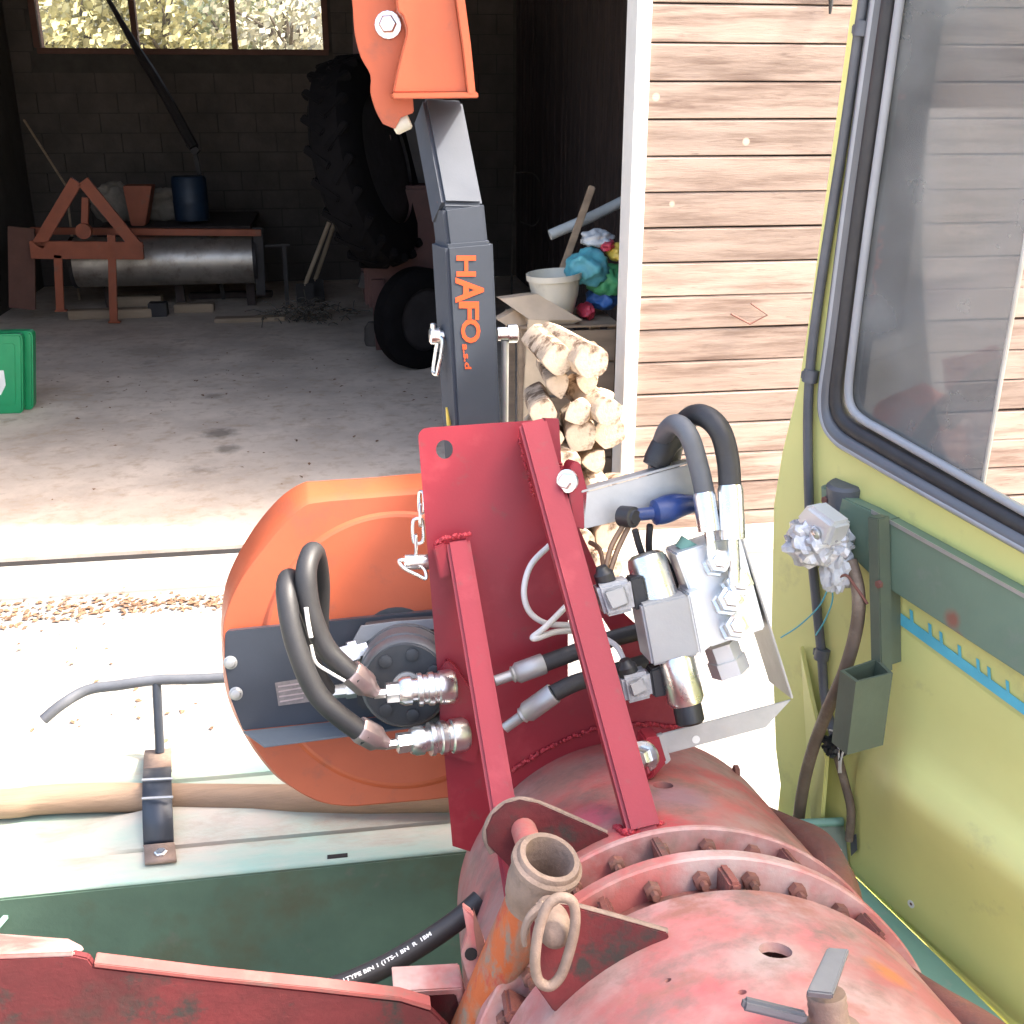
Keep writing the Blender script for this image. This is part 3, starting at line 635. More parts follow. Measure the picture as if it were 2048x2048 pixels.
# ---- drum (old red cylinder whose axis is A.n)
cD = A.at(1259, 1815, 0); RD = 343 * depth(cD) / FPX
def cylhit(x, y, r=None):
    r = r or RD; d = ray(x, y); o = C0 - cD; d2 = d - n * d.dot(n); o2 = o - n * o.dot(n)
    a, b, c = d2.dot(d2), 2 * d2.dot(o2), o2.dot(o2) - r * r; q = max(0, b * b - 4 * a * c)
    t = (-b - math.sqrt(q)) / (2 * a); p = C0 + d * t; nn = (p - cD); nn = (nn - n * nn.dot(n)).normalized(); return p, nn
def cyl(th, w_, r): return cD + n * w_ + (A.u * math.cos(th) + A.v * math.sin(th)) * r
_db = cD - EZ * RD
M('red_old_far', (.38, .10, .088), .62, var=.22, scale=5, bump=.18, bscale=70, base=_db,
  patches=[((.34, .20, .175), 4.5, .42, .62), ((.48, .08, .08), 3.2, .58, .70)],
  spots=[(cylhit(1440, 1500)[0], .055, (.55, .38, .12), .75), (cylhit(1350, 1590)[0], .075, (.24, .15, .17), .75), (cylhit(1130, 1550)[0], .085, (.26, .16, .13), .7), (cylhit(1290, 1660)[0], .075, (.48, .03, .045), .85), (cylhit(1030, 1545)[0], .05, (.46, .03, .045), .7), (cylhit(1180, 1640)[0], .06, (.55, .10, .14), .7)],
  dirt=((.18, .115, .095), 10, .48, .70))
M('red_old_near', (.40, .135, .125), .62, var=.22, scale=5, bump=.18, bscale=70, base=_db,
  patches=[((.38, .265, .24), 5, .40, .62), ((.46, .105, .11), 4, .56, .70), ((.30, .13, .10), 9, .54, .66)],
  spots=[(cylhit(1540, 1910)[0], .055, (.36, .31, .28), .7), (cylhit(1775, 1945)[0], .035, (.50, .17, .05), .85), (cylhit(1640, 1870)[0], .05, (.56, .14, .15), .6)],
  dirt=((.20, .135, .115), 11, .50, .68))
drum = thing('red_drum', 'big weathered red steel drum with bolted flanges tilting towards the viewer', 'drum', cD - EZ * RD)
def cutcyl(o, spots):
    for x, y, r in spots:
        p, nn = cylhit(x, y); b = MB(); b.lathe(p - nn * .08, nn, [(0, r), (.14, r)], 24); c = b.build('cut', 'red_old')
        md = o.modifiers.new('b', 'BOOLEAN'); md.object = c; md.operation = 'DIFFERENCE'; md.solver = 'EXACT'
        c.location = c.location - rootbase(o)*0
        bpy.context.view_layer.update(); me = bpy.data.meshes.new_from_object(o.evaluated_get(bpy.context.evaluated_depsgraph_get()))
        o.modifiers.clear(); o.data = me; bpy.data.objects.remove(c)
    for p_ in o.data.polygons: p_.use_smooth = True
    o.data.set_sharp_from_angle(angle=R(35))
def ringshell(w0, w1, ro_, ri, nm, mat, seg=96, rb=.003):
    b = MB(); L_ = w1 - w0; m_ = max(1, int(L_ / .03)); b.lathe(cD + n * w0, n, [(0, ri), (0, ro_ - rb), (rb, ro_)] + [(rb + (L_ - 2 * rb) * i / m_, ro_) for i in range(1, m_)] + [(L_ - rb, ro_), (L_, ro_ - rb), (L_, ri), (0, ri)], seg, cap=False); bmesh.ops.remove_doubles(b.bm, verts=b.bm.verts[:], dist=1e-5)
    return b.build(nm, mat, drum)
sh = ringshell(-.04, .448, RD, RD - .012, 'far_shell', 'red_old_far'); cutcyl(sh, [(1326, 1570, .017)])
sh2 = ringshell(.642, 1.25, RD * 1.0, RD - .012, 'near_shell', 'red_old_near'); cutcyl(sh2, [(1551, 1900, .019), (1336, 1960, .004), (1484, 1984, .005)])
b = MB(); b.lathe(cD + n * -.03, n, [(0, RD - .013), (.005, RD - .013)], 64); b.build('end_cap', 'rust_red', drum)
ringshell(.45, .464, RD + .012, RD - .06, 'flange_ring', 'red_old')
ringshell(.466, .544, RD - .028, RD - .05, 'neck', 'red_dust_shade')
ringshell(.546, .574, RD + .014, RD - .06, 'flange_ring', 'red_old')
ringshell(.576, .64, RD - .028, RD - .05, 'neck', 'red_dust_shade')
for th in (66, 100, 134, 32, 168):
    b = MB(); p = cyl(R(th), .505, RD - .012); b.box(p, n * .039, (A.v * math.cos(R(th)) - A.u * math.sin(R(th))) * .007, (A.u * math.cos(R(th)) + A.v * math.sin(R(th))) * .019, .003); b.build('rib', 'red_dust_shade', drum)
for th in (50, 88, 118, 150):
    b = MB(); p = cyl(R(th), .608, RD - .012); b.box(p, n * .031, (A.v * math.cos(R(th)) - A.u * math.sin(R(th))) * .008, (A.u * math.cos(R(th)) + A.v * math.sin(R(th))) * .018, .004); b.build('rib', 'red_dust_shade', drum)
for w_, off in ((.466, 0), (.576, 7)):
    for k in range(13):
        th = R(24 + off + k * 12.5); b = MB(); b.lathe(cyl(th, w_, RD - .014), n, [(0, .012), (.014, .012), (.016, .009), (.016, .0055), (.03, .0055)], 6); b.build('bolt', 'rust_red', drum)
# side lips on the right flank
for w0, w1, th0, nm in ((.08, .44, 44, 'flank_lip'), (.66, 1.12, 44, 'flank_lip')):
    rows = []
    for i in range(17):
        t = i / 16; w_ = w0 + (w1 - w0) * t; bg_ = .045 * math.sin(math.pi * t); th = R(th0)
        rows.append([cyl(th, w_, RD - .004), cyl(th - .03, w_, RD + bg_ * .6), cyl(th - .09, w_, RD + bg_), cyl(th - .2, w_, RD + bg_ * .9)])
    b = MB(); b.loft(rows); b.build(nm, 'rust_red', drum, solid=.006)
b = MB(); b.bolt(cyl(R(52), -.01, RD), A.u, .012, washer=False); b.build('bolt', 'rust_red', drum)
# lug on the left flank
b = MB(); b.prism(A.pts([(925, 1815), (945, 1830), (985, 1925), (965, 1965), (940, 1975), (922, 1910), (935, 1870)], .50), n * -.02, bev=.002); b.build('side_lug', 'red_old', drum)
b = MB(); b.lathe(A.at(942, 1908, .501), n, [(-.001, .009), (.002, .009)], 12); b.build('lug_hole', 'dark_hole', drum)
b = MB(); b.prism(A.pts([(947, 1818), (968, 1880), (972, 1930), (955, 1912), (948, 1860)], .505), n * -.004); b.build('lug_slot', 'rust_red', drum)
# hinge ears
e1 = [(975, 1690), (972, 1660), (985, 1630), (1010, 1608), (1040, 1600), (1075, 1607), (1215, 1668), (1240, 1720), (1120, 1790), (1030, 1745)]
b = MB(); b.prism(A.pts(e1, .405), n * -.012, bev=.0015); ear = b.build('hinge_ear', 'red_dirt_shade', drum)
b = MB(); b.tube(A.pts([(985, 1705), (973, 1680), (972, 1660), (985, 1630), (1010, 1608), (1040, 1600), (1075, 1607), (1140, 1634), (1212, 1667)], .398), .0055, 8, sm=3); b.build('rim', 'mud_metal', ear)
e2 = [(1075, 1816), (1100, 1807), (1141, 1812), (1335, 1866), (1345, 1900), (1200, 2090), (1105, 2020), (1066, 1965), (1062, 1860)]
b = MB(); b.prism(A.pts(e2, .735), n * -.014, bev=.0015); ear = b.build('hinge_ear', 'red_dirt_shade', drum)
b = MB(); b.tube(A.pts([(1075, 1815), (1100, 1807), (1141, 1812), (1240, 1838), (1333, 1865)], .728), .0055, 8, sm=3); b.build('rim', 'mud_metal', ear)
# spray can stains stay in the paint; weld seams
def weld(parent, pts, r=.006, m=7):
    P = catmull(pts, m * 2); b = MB(); r = r * .85
    for i, p in enumerate(P):
        q = p + V((random.gauss(0, .0012), random.gauss(0, .0012), random.gauss(0, .0012))); b2 = bmesh.new(); bmesh.ops.create_icosphere(b2, subdivisions=1, radius=r * random.uniform(.8, 1.25))
        for v in b2.verts: v.co += q
        b.merge(b2)
    return b.build('weld_seam', 'weld', parent, smooth=80)

# hinge pin and rusty pipe
pipe = thing('rusty_pipe', 'rusty orange and grey pipe with open collar hinged on the drum', 'pipe', W(940, 2060, 1.6))
pd0 = A.at(1048, 1662, .41); mth = W(1100, 1713, 1.41)
vdir = -ray(1100, 1713).normalized(); upd = (CX * .40 + CY * .91).normalized(); ax = (upd * math.cos(R(33)) + vdir * math.sin(R(33))).normalized()
b = MB(); b.tube([pd0 - n * .004, A.at(1066, 1712, .50)], .019, 16, sm=0); b.build('hinge_pin', 'red_old', pipe)
b = MB(); b.lathe(mth - ax * .75, ax, [(.66, .0334), (.67, .034), (.675, .038), (.70, .0425), (.745, .0425), (.75, .040), (.75, .033), (.742, .030), (.67, .030), (.67, .001)], 32); b.build('collar', 'mud_metal', pipe)
b = MB(); b.lathe(mth - ax * .75, ax, [(0, .034), (.3, .034), (.665, .033)], 32); b.build('tube', 'pipe_rust', pipe)
b = MB(); b.lathe(mth - ax * .022, ax, [(0, .0426), (.004, .047), (.012, .047), (.016, .0426)], 32, cap=False); b.build('collar_rim', 'mud_metal', pipe)
lp = thing('linch_pin', 'muddy grey linch pin with long spring loop hanging from the pipe collar', 'linch pin', A.at(1100, 1972, .80))
f = lambda l, w_: [A.at(x, y, w_) for x, y in l]
b = MB(); b.tube(f([(1080, 1850), (1095, 1812), (1120, 1795), (1146, 1806), (1150, 1850), (1138, 1905), (1122, 1950), (1100, 1972), (1078, 1962), (1070, 1930), (1073, 1885)], .79), .0062, 10, closed=True); b.build('spring_loop', 'mud_metal', lp)
b = MB(); b.lathe(A.at(1096, 1812, .70), n, [(0, .014), (.02, .02), (.06, .021), (.075, .017), (.082, .008)], 24); b.build('pin_head', 'mud_metal', lp)
b = MB(); b.tube(f([(1090, 1810), (1060, 1835), (1048, 1868), (1050, 1892)], .77), lambda q: .007 * (1 - q * .6), 8); b.build('catch', 'mud_metal', lp)

# lever on the near shell
lv = thing('lever_post', 'grey threaded post with flat blue grey top plate on the near drum', 'lever', cylhit(1655, 2060)[0])
p, nn = cylhit(1662, 2075); tp = nn
b = MB(); pz = W(1650, 1966, depth(p) - .005); d_ = (pz - p).normalized(); L_ = (pz - p).length
b.lathe(p - d_ * .02, d_, [(0, .030), (.03, .030), (.032, .022)] + [(.034 + i * .004, .0185 + .0010 * (i % 2)) for i in range(int((L_ - .02) / .004))], 20); b.build('post', 'mud_metal', lv)
Dp = depth(pz) - .012
b = MB(); b.prism([W(1655, 1893, Dp + .03), W(1699, 1896, Dp + .03), W(1666, 1988, Dp - .02), W(1613, 1982, Dp - .02)], V((0, 0, -.008)), bev=.0015); b.build('top_plate', 'rubber_grey', lv)
b = MB(); b.bar(W(1487, 2011, Dp), W(1615, 2042, Dp), .012, .012, CZ); b.build('arm', 'rubber_grey', lv)

# ---- red plate carrier with its two braces
pl = thing('red_carrier_plate', 'glossy red steel plate with two square braces welded on the drum', 'carrier', A.at(905, 1690, 0))
outer = rounded([V((835, 857, 0)), V((1062, 841, 0)), V((1225, 1205, 0)), V((1290, 1265, 0)), V((1378, 1452, 0)), V((1150, 1700, 0)), V((940, 1703, 0)), V((905, 1692, 0)), V((886, 1480, 0))], [22, 0, 0, 0, 0, 0, 0, 0, 0])
hole = circ(V((889, 899, 0)), 17, V((1, 0, 0)), V((0, 1.12, 0)), 20)
hole2 = [V(q) for q in ((1136, 1240, 0), (1205, 1236, 0), (1246, 1300, 0), (1246, 1345, 0), (1150, 1362, 0), (1136, 1355, 0))]
b = MB(); b.prism([A.at(q.x, q.y) for q in outer], n * -.012, holes=[[A.at(q.x, q.y) for q in hole], [A.at(q.x, q.y) for q in hole2]]); b.build('plate', 'red_paint', pl, smooth=30)
b = MB(); b.bar(A.at(1064, 838, .05), A.at(1290, 1662, .43), .050, .050, n, .006); b.build('brace', 'red_paint', pl)
b = MB(); b.bar(A.at(915, 1076, .05), A.at(1037, 1796, .375), .042, .05, n, .006); b.build('brace', 'red_paint', pl)
b = MB(); b.prism(A.pts([(1088, 836), (1118, 837), (1122, 905), (1125, 955), (1098, 900)], .0), n * -.05, bev=.002); b.build('gusset', 'red_paint', pl)
b = MB(); b.prism(A.pts([(893, 1320), (912, 1335), (945, 1385), (958, 1490), (952, 1530), (915, 1520), (880, 1500), (880, 1345)], .03), n * -.025, bev=.003); b.build('coupling_block', 'red_paint', pl)
b = MB(); b.prism(A.pts([(866, 1095), (890, 1085), (904, 1150), (880, 1160)], .055), n * -.05, bev=.003); b.build('gusset', 'red_paint', pl)
weld(pl, [A.at(872, 1086, .045), A.at(900, 1074, .05), A.at(938, 1070, .05)], .005)
weld(pl, [A.at(1040, 880, .004), A.at(1052, 930, .006), A.at(1066, 990, .008)], .004)
weld(pl, [cylhit(928, 1688)[0], cylhit(950, 1640)[0], cylhit(976, 1598)[0], cylhit(1026, 1540)[0]], .007, 9)
weld(pl, [A.at(x, y, .005) for x, y in ((1026, 1540), (1085, 1502), (1185, 1460), (1286, 1448), (1350, 1455))], .005, 10)
weld(pl, [cylhit(1235, 1655)[0], cylhit(1258, 1668)[0], cylhit(1320, 1648)[0]], .007, 6)
weld(pl, [A.at(1122, 930, .045), A.at(1135, 990, .07), A.at(1146, 1030, .085)], .005, 7)
# tabs for the valve bracket
b = MB(); b.prism(A.pts([(1140, 935), (1148, 922), (1160, 925), (1176, 985), (1170, 1060), (1150, 1055), (1138, 1000)], .13), n * -.09, bev=.002); b.build('bracket_tab', 'red_paint', pl)
b = MB(); b.prism(A.pts([(1290, 1478), (1318, 1472), (1334, 1525), (1305, 1560), (1284, 1545)], .22), n * -.06, bev=.003); b.build('bracket_tab', 'red_paint', pl)
b = MB(); b.bolt(A.at(1135, 962, .13), (A.n - A.u * .8).normalized(), .014); b.build('bolt', 'zinc', pl)
b = MB(); b.bolt(A.at(1289, 1512, .225), (A.n - A.u * .8).normalized(), .018, .022); b.build('bolt', 'zinc', pl)
b = MB(); b.bolt(A.at(1292, 1540, .225), (A.n - A.u * .8).normalized(), .011); b.build('bolt', 'red_paint', pl)

# ---- shackle chain on the plate edge
ch = thing('safety_chain', 'short bright zinc chain with clip pin at the left edge of the red plate', 'chain', A.at(832, 1150, -.02))
def link(c, a, b_, L_, w_, r):
    P = []
    for k in range(12):
        t = 2 * math.pi * k / 12; x, y = math.cos(t) * w_, math.sin(t) * w_
        y += (L_ / 2 - w_) * (1 if y > 0 else -1) if abs(y) > 1e-6 else 0
        P.append(c + a * y + b_ * x)
    bb = MB(); bb.tube(P, r, 8, closed=True, sm=3); return bb
link(A.at(836, 1062, -.02), A.v, A.u, .046, .010, .0032).build('link', 'zinc', ch)
link(A.at(840, 1030, -.02), A.v, A.n, .040, .009, .0032).build('link', 'zinc', ch)
link(A.at(843, 1005, -.02), A.v, A.u * .5 + A.n * .8, .040, .009, .0032).build('link', 'zinc', ch)
link(A.at(832, 1092, -.02), A.v, A.n, .040, .009, .0032).build('link', 'zinc', ch)
b = MB(); b.lathe(A.at(806, 1124, -.015), A.u, [(0, .008), (.004, .014), (.05, .014), (.056, .010), (.075, .010)], 16); b.build('pin', 'zinc', ch)
b = MB(); b.tube([A.at(x, y, -.005) for x, y in ((800, 1120), (806, 1135), (835, 1150), (852, 1157), (850, 1140), (835, 1128))], .0035, 8, closed=True); b.build('clip_ring', 'zinc', ch)

# ---- circular saw guard with bracket and hydraulic motor
sg = thing('saw_guard', 'orange sheet metal saw guard with rounded outline behind the red plate', 'saw guard', A.at(760, 1610, -.25))
cgp = (760, 1290)
front = [(447, 1290), (450, 1232), (478, 1165), (520, 1105), (565, 1050), (605, 1013), (640, 1003), (745, 994), (870, 985), (950, 990), (1035, 1060), (1066, 1180), (1072, 1290), (1055, 1410), (1000, 1520), (940, 1585), (880, 1597), (760, 1608), (690, 1612), (625, 1598), (560, 1555), (500, 1480), (460, 1390)]
rim = [(443, 1290), (444, 1220), (457, 1150), (500, 1068), (555, 1000), (603, 967), (640, 962), (745, 955), (870, 945), (955, 950), (1045, 1030), (1075, 1180), (1080, 1290), (1062, 1415), (1005, 1525), (945, 1586), (880, 1594), (760, 1603), (690, 1606), (625, 1593), (556, 1556), (495, 1480), (454, 1390)]
def smoothpx(l, keep=(6, 7, 8)):
    P = [V((x, y, 0)) for x, y in l]; out = catmull(P, 8, True); return [(p.x, p.y) for p in out]
fp = smoothpx(front); rp = smoothpx(rim)
def sc(l, k): return [(cgp[0] + (x - cgp[0]) * k, cgp[1] + (y - cgp[1]) * k) for x, y in l]
def stepc(r): return [(800 + r * math.cos(a), 1300 + r * math.sin(a)) for a in [math.atan2(y - 1300, x - 800) for x, y in fp]]
b = MB(); wf = -.215
rows = [A.pts(sc(rp, 1.0), wf - .14), A.pts(rp, wf - .05)] if False else [A.pts(rp, wf - .055), A.pts(fp, wf - .003), A.pts(sc(fp, .994), wf)]
rows += [A.pts(stepc(278), wf), A.pts(stepc(272), wf + .006), A.pts(stepc(266), wf + .008), A.pts(stepc(255), wf + .0075), A.pts(stepc(60), wf + .004)]
vv = b.loft(rows, closed=True); b.bm.faces.new(vv[-1]); b.build('housing', 'orange', sg, smooth=14, solid=.003)
back = MB(); back.prism(A.pts(sc(rp, .985), wf - .057), n * -.004); back.build('back_plate', 'orange', sg)
b = MB(); b.lathe(A.at(795, 1290, wf + .003), n, [(0, .078), (.004, .078), (.006, .07)], 32); b.build('hub_cover', 'plastic_black', sg)
b = MB(); b.prism(A.pts(rounded([V((450, 1263, 0)), V((872, 1222, 0)), V((890, 1420, 0)), V((486, 1461, 0)), V((462, 1400, 0)), V((449, 1330, 0))], [8, 0, 0, 0, 0, 0]).__class__([(q.x, q.y) for q in rounded([V((450, 1263, 0)), V((872, 1222, 0)), V((890, 1420, 0)), V((486, 1461, 0)), V((462, 1400, 0)), V((449, 1330, 0))], [8, 0, 0, 0, 0, 0])]), wf + .03), n * -.024, bev=.0015)
brk = b.build('motor_bracket', 'black_paint', sg)
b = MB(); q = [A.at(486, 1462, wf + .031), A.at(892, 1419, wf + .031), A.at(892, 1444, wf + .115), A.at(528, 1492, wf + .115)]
b.prism(q, A.v * -.004, bev=.001); b.build('bent_lip', 'lip_skylit', brk)
for x, y in ((461, 1325), (472, 1387)):
    b = MB(); b.lathe(A.at(x, y, wf + .03), n, [(0, .0135), (.002, .0135), (.003, .011), (.007, .009), (.0085, .004)], 20); b.build('bolt', 'zinc_dull', brk)
b = MB(); b.prism(A.pts([(550, 1366), (618, 1355), (624, 1403), (557, 1412)], wf + .0315), n * -.001); npl = b.build('name_plate', 'plate_print', brk)
b = MB()
for i in range(4):
    x0, y0 = 556 + i * 1.2, 1372 + i * 10; b.prism(A.pts([(x0, y0), (x0 + 55 - 8 * (i % 2), y0 - 8), (x0 + 55 - 8 * (i % 2), y0 - 5), (x0, y0 + 3)], wf + .0322), n * -.0004)
b.build('print_lines', 'ferrule', npl)
b = MB(); b.prism(A.pts([(704, 1283), (724, 1252), (790, 1243), (872, 1238), (930, 1240), (930, 1420), (716, 1420)], wf + .072), n * -.041, bev=.006); mo = b.build('hydraulic_motor', 'motor', sg)
b = MB(); b.prism(A.pts([(704, 1284), (722, 1252), (790, 1243), (880, 1237), (880, 1258), (795, 1265), (748, 1274), (722, 1292)], wf + .077), n * -.004, bev=.001); b.build('motor_cover', 'motor_grey', mo)
mc = A.at(812, 1338, wf + .073)
b = MB(); b.lathe(mc, n, [(0, .092), (.02, .092), (.022, .087), (.028, .087), (.03, .091), (.075, .088), (.078, .083), (.082, .083), (.084, .086), (.115, .083), (.12, .079)], 44); b.build('motor_body', 'motor_side', mo)
b = MB(); b.lathe(mc + n * .1202, n, [(0, .077), (.003, .075)], 40); b.build('end_face', 'motor', mo)
for k in range(7):
    a = 2 * math.pi * k / 7 + .45; b = MB(); b.lathe(mc + n * .123 + (A.u * math.cos(a) + A.v * math.sin(a)) * .058, n, [(0, .0115), (.007, .012), (.008, .008)], 12); b.build('bolt', 'motor', mo)
b = MB(); b.lathe(mc + n * .123 + A.u * .003 - A.v * .003, n, [(0, .028), (.008, .028), (.009, .02)], 24); b.build('name_disc', 'zinc_dull', mo)
b = MB(); b.lathe(mc + n * .1325 + A.u * .0 - A.v * .003 - A.u * .014, n, [(0, .007), (.001, .007)], 16); b.build('blue_mark', 'blue_tape', mo)
for (x0, y0), (x1_, y1_), r_ in (((735, 1300), (668, 1318), .021), ((735, 1375), (655, 1385), .014)):
    p0, p1 = A.at(x0, y0, wf + .10), A.at(x1_, y1_, wf + .115); d_ = (p1 - p0); L_ = d_.length
    b = MB(); b.lathe(p0, d_, [(0, r_ * .8), (L_ * .3, r_ * .8), (L_ * .3, r_ * 1.25), (L_ * .55, r_ * 1.25), (L_ * .55, r_), (L_, r_ * .95)], 8); b.build('port_fitting', 'zinc', mo)

# ---- hoses and quick couplings
def coupling(p0, p1, parent, r_):
    d_ = p1 - p0; L_ = d_.length; prof = [(0, .009), (.02, .009), (.022, r_ * .62), (L_ * .30, r_ * .62)]
    b = MB(); b.lathe(p0, d_, prof, 6); b.build('hex_nut', 'zinc', parent)
    prof = [(L_ * .30, r_ * .72), (L_ * .36, r_ * .86), (L_ * .45, r_ * .86), (L_ * .46, r_ * .70), (L_ * .52, r_ * .70), (L_ * .53, r_), (L_ * .58, r_), (L_ * .6, r_ * .88), (L_ * .64, r_ * .88), (L_ * .66, r_), (L_ * .72, r_), (L_ * .74, r_ * .9), (L_ * .78, r_ * .9), (L_ * .80, r_ * 1.02), (L_ * .95, r_ * 1.02), (L_, r_ * .85)]
    b = MB(); b.lathe(p0, d_, prof, 28); b.build('sleeve', 'zinc', parent)
H = [('upper', [(668, 1318, wf + .115), (640, 1270, wf + .135), (640, 1170, wf + .18), (632, 1112, wf + .24), (622, 1108, wf + .27), (612, 1150, wf + .30), (622, 1225, wf + .305), (655, 1300, wf + .30), (716, 1358, wf + .295)], (716, 1358), (760, 1390), (912, 1372)),
     ('lower', [(655, 1385, wf + .115), (625, 1330, wf + .14), (605, 1240, wf + .19), (590, 1175, wf + .24), (577, 1158, wf + .27), (574, 1195, wf + .31), (592, 1290, wf + .33), (640, 1395, wf + .33), (733, 1472, wf + .32)], (733, 1472), (782, 1492), (935, 1468))]
for nm, pts, fe, c0_, c1_ in H:
    hz = thing('hydraulic_hose', f'thick black hydraulic hose looping to the {nm} quick coupling', 'hose', A.at(*pts[0]), 'hoses of the saw motor')
    P = [A.at(*q) for q in pts]; b = MB(); b.tube(P, .0185, 16, sm=8); b.build('tube', 'rubber', hz)
    wz = pts[-1][2]; p0 = P[-1] - (P[-1] - P[-2]).normalized() * .02; p1 = A.at(c0_[0] - 8, c0_[1] - 4, wz - .02); d_ = p1 - p0; L_ = d_.length
    b = MB(); b.lathe(p0, d_, [(0, .0225), (.004, .024), (L_ * .6, .024), (L_ * .75, .017), (L_, .011)], 8); b.build('ferrule', 'ferrule', hz)
    coupling(A.at(c0_[0] - 12, c0_[1] - 2, wz - .02), A.at(c1_[0], c1_[1], .045), hz, .030)
# label strip on the upper hose
b = MB(); b.tube([A.at(x, y, wf + .33) for x, y in ((612, 1215), (616, 1245), (622, 1275))], .004, 6); b.tube([A.at(x, y, wf + .32) for x, y in ((622, 1290), (632, 1325), (660, 1345), (690, 1362))], .003, 6)
one('cable_tie', b, 'white_cable', 'thin white tie strip between the two saw motor hoses', 'cable tie', A.at(612, 1215, wf + .33))

# ---- mast: vertical sleeve, bent tube, orange head
Ym = W(957, 835, 2.27).y
def vm(x, y, d=0): return OY(x, y, Ym + d)
ms = thing('saw_mast', 'dark grey square steel mast with orange HAFO lettering and bent upper tube', 'mast', vm(957, 1000))
fm = V((.21, -.977, 0))
def sqtube(p0, p1, wd, dp, fwd, bev=.006):
    b = MB(); b.bar(p0, p1, wd, dp, fwd, bev); return b
wS = (vm(1005, 835) - vm(910, 838)).length
b = sqtube(vm(966, 1010), vm(940, 486), wS, wS, fm, .007); sleeve = b.build('sleeve', 'arm_paint', ms)
b = sqtube(vm(938, 500, .012), vm(928, 409, .012), wS * .86, wS * .86, fm, .007); b.build('inner_tube', 'arm_paint', ms)
top0 = vm(927, 408, .012); top1 = vm(886, 195, .16); fw = V((0, -1, 0))
axm = top1 - top0; fnm = (fm - axm * (fm.dot(axm) / axm.length_squared)).normalized()
b = sqtube(top0, top1, wS * .84, wS * .84, fnm, .007); b.build('bent_tube', 'arm_paint', ms)
b = MB(); b.box(top0 + V((-wS * .43, wS * .45, -.002)), EX * .006, EY * .02, EZ * .008, .003); b.build('scraped_edge', 'orange', ms)
# lettering
dv = (vm(910, 842) - vm(888, 494)); wvec = EX
_ax = (vm(940, 486) - vm(966, 1010)); FMm = Frame(vm(940, 486), fm - _ax * (fm.dot(_ax) / _ax.length_squared))
def face_pt(x, y): return FMm.at(x, y, .0012)
for txt, xl, xr, y0, y1_ in (('H', 913, 952, 511, 553), ('A', 911, 968, 555, 606), ('F', 918, 958, 603, 640), ('O', 922, 961, 638, 686)):
    b = MB(); put_text(b, txt, lambda tx, ty: face_pt(xl + (xr - xl) * ty + 0 * tx, y0 + (y1_ - y0) * tx)); b.build('letter', 'orange_print', sleeve, smooth=0)
b = MB(); put_text(b, 'a.s.d', lambda tx, ty: face_pt(924 + 13 * ty + 6 * tx, 688 + 50 * tx)); b.build('letter', 'orange_print', sleeve, smooth=0)
# cross pin through the mast
b = MB(); b.lathe(vm(858, 672, .045), EX, [(0, .012), (.004, .017), (.022, .017), (.024, .011), (.06, .011)], 18); b.build('pin', 'zinc', ms)
b = MB(); b.lathe(vm(866, 660, .045), V((.1, 0, 1)), [(-.02, .005), (.012, .007), (.014, .004)], 10); b.build('pin_eye', 'zinc', ms)
link(vm(876, 712, .03), V((.18, 0, 1)).normalized(), V((.4, -.9, 0)), .075, .011, .0045).build('ring', 'zinc', ms)
b = MB(); b.lathe(vm(995, 668, .045), EX, [(0, .014), (.022, .014), (.022, .019), (.04, .019), (.043, .014)], 18); b.build('pin_head', 'zinc', ms)
b = MB(); b.tube([vm(1010, 680, .045), vm(1009, 850, .05)], .0085, 10, sm=0); b.build('lock_rod', 'zinc_dull', ms)
b = MB(); b.tube([vm(898, 850, .02), vm(893, 815, .02)], lambda q: .004 * (1 - q * .7) + .001, 6, sm=0); b.build('yellow_tag', 'bag_yellow', ms)
# orange head
hd = thing('saw_head_bracket', 'orange folded steel head bracket with zinc bolt on top of the mast', 'bracket', vm(880, 200, .1))
Yh = Ym + .115
def vh(x, y, d=0): return OY(x, y, Yh + d)
L1 = [(800, -220), (706, -160), (700, -60), (706, 20), (710, 70), (722, 115), (741, 150), (741, 185), (752, 222), (766, 248), (790, 258), (815, 215), (830, 120)]
b = MB(); P = catmull([vh(x, y, -.03) for x, y in L1[1:10]], 3); P = [vh(800, -220, -.03)] + P + [vh(790, 258, -.03), vh(812, 215, -.03), vh(830, 120, -.03)]
b.prism(P, V((0, .006, 0)), bev=.001); b.build('cheek_plate', 'orange', hd)
L2 = [(820, -220), (908, -220), (905, 0), (925, 110), (938, 190), (800, 196), (788, 186)] 
P = [vh(790, -220, -.075), vh(905, -220, -.075), vh(912, 0, -.075), vh(926, 100, -.075), vh(936, 186, -.075)] + catmull([vh(x, y, -.075) for x, y in ((786, 186), (795, 140), (806, 95), (813, 62), (805, 32), (795, 20), (790, -30))], 4)
b = MB(); b.prism(P, V((0, .044, 0)), bev=.004); b.build('front_box', 'orange', hd)
b = MB(); b.prism([vh(912, -220, -.09), vh(925, -220, -.09), vh(930, 0, -.09), vh(942, 90, -.09), vh(952, 192, -.09), vh(936, 192, -.09), vh(926, 100, -.09), vh(912, 0, -.09)], V((0, .14, 0)), bev=.002); b.build('side_flange', 'orange', hd)
b = MB(); b.prism([vh(784, 186, -.09), vh(956, 184, -.09), vh(957, 196, -.09), vh(786, 198, -.09)], V((0, .13, 0)), bev=.002); b.build('bottom_flange', 'orange', hd)
b = MB(); b.bolt(vh(776, 50, -.031), V((-.12, -1, .1)), .017, .016); b.lathe(vh(776, 50, -.031), V((-.12, -1, .1)), [(0, .009), (.026, .009), (.028, .005)], 12); b.build('bolt', 'zinc', hd)
b = MB(); b.lathe(vh(788, 256, -.01), V((1, -.15, .45)), [(0, .012), (.004, .015), (.03, .015), (.034, .012)], 16); b.build('end_stop', 'bucket', hd)
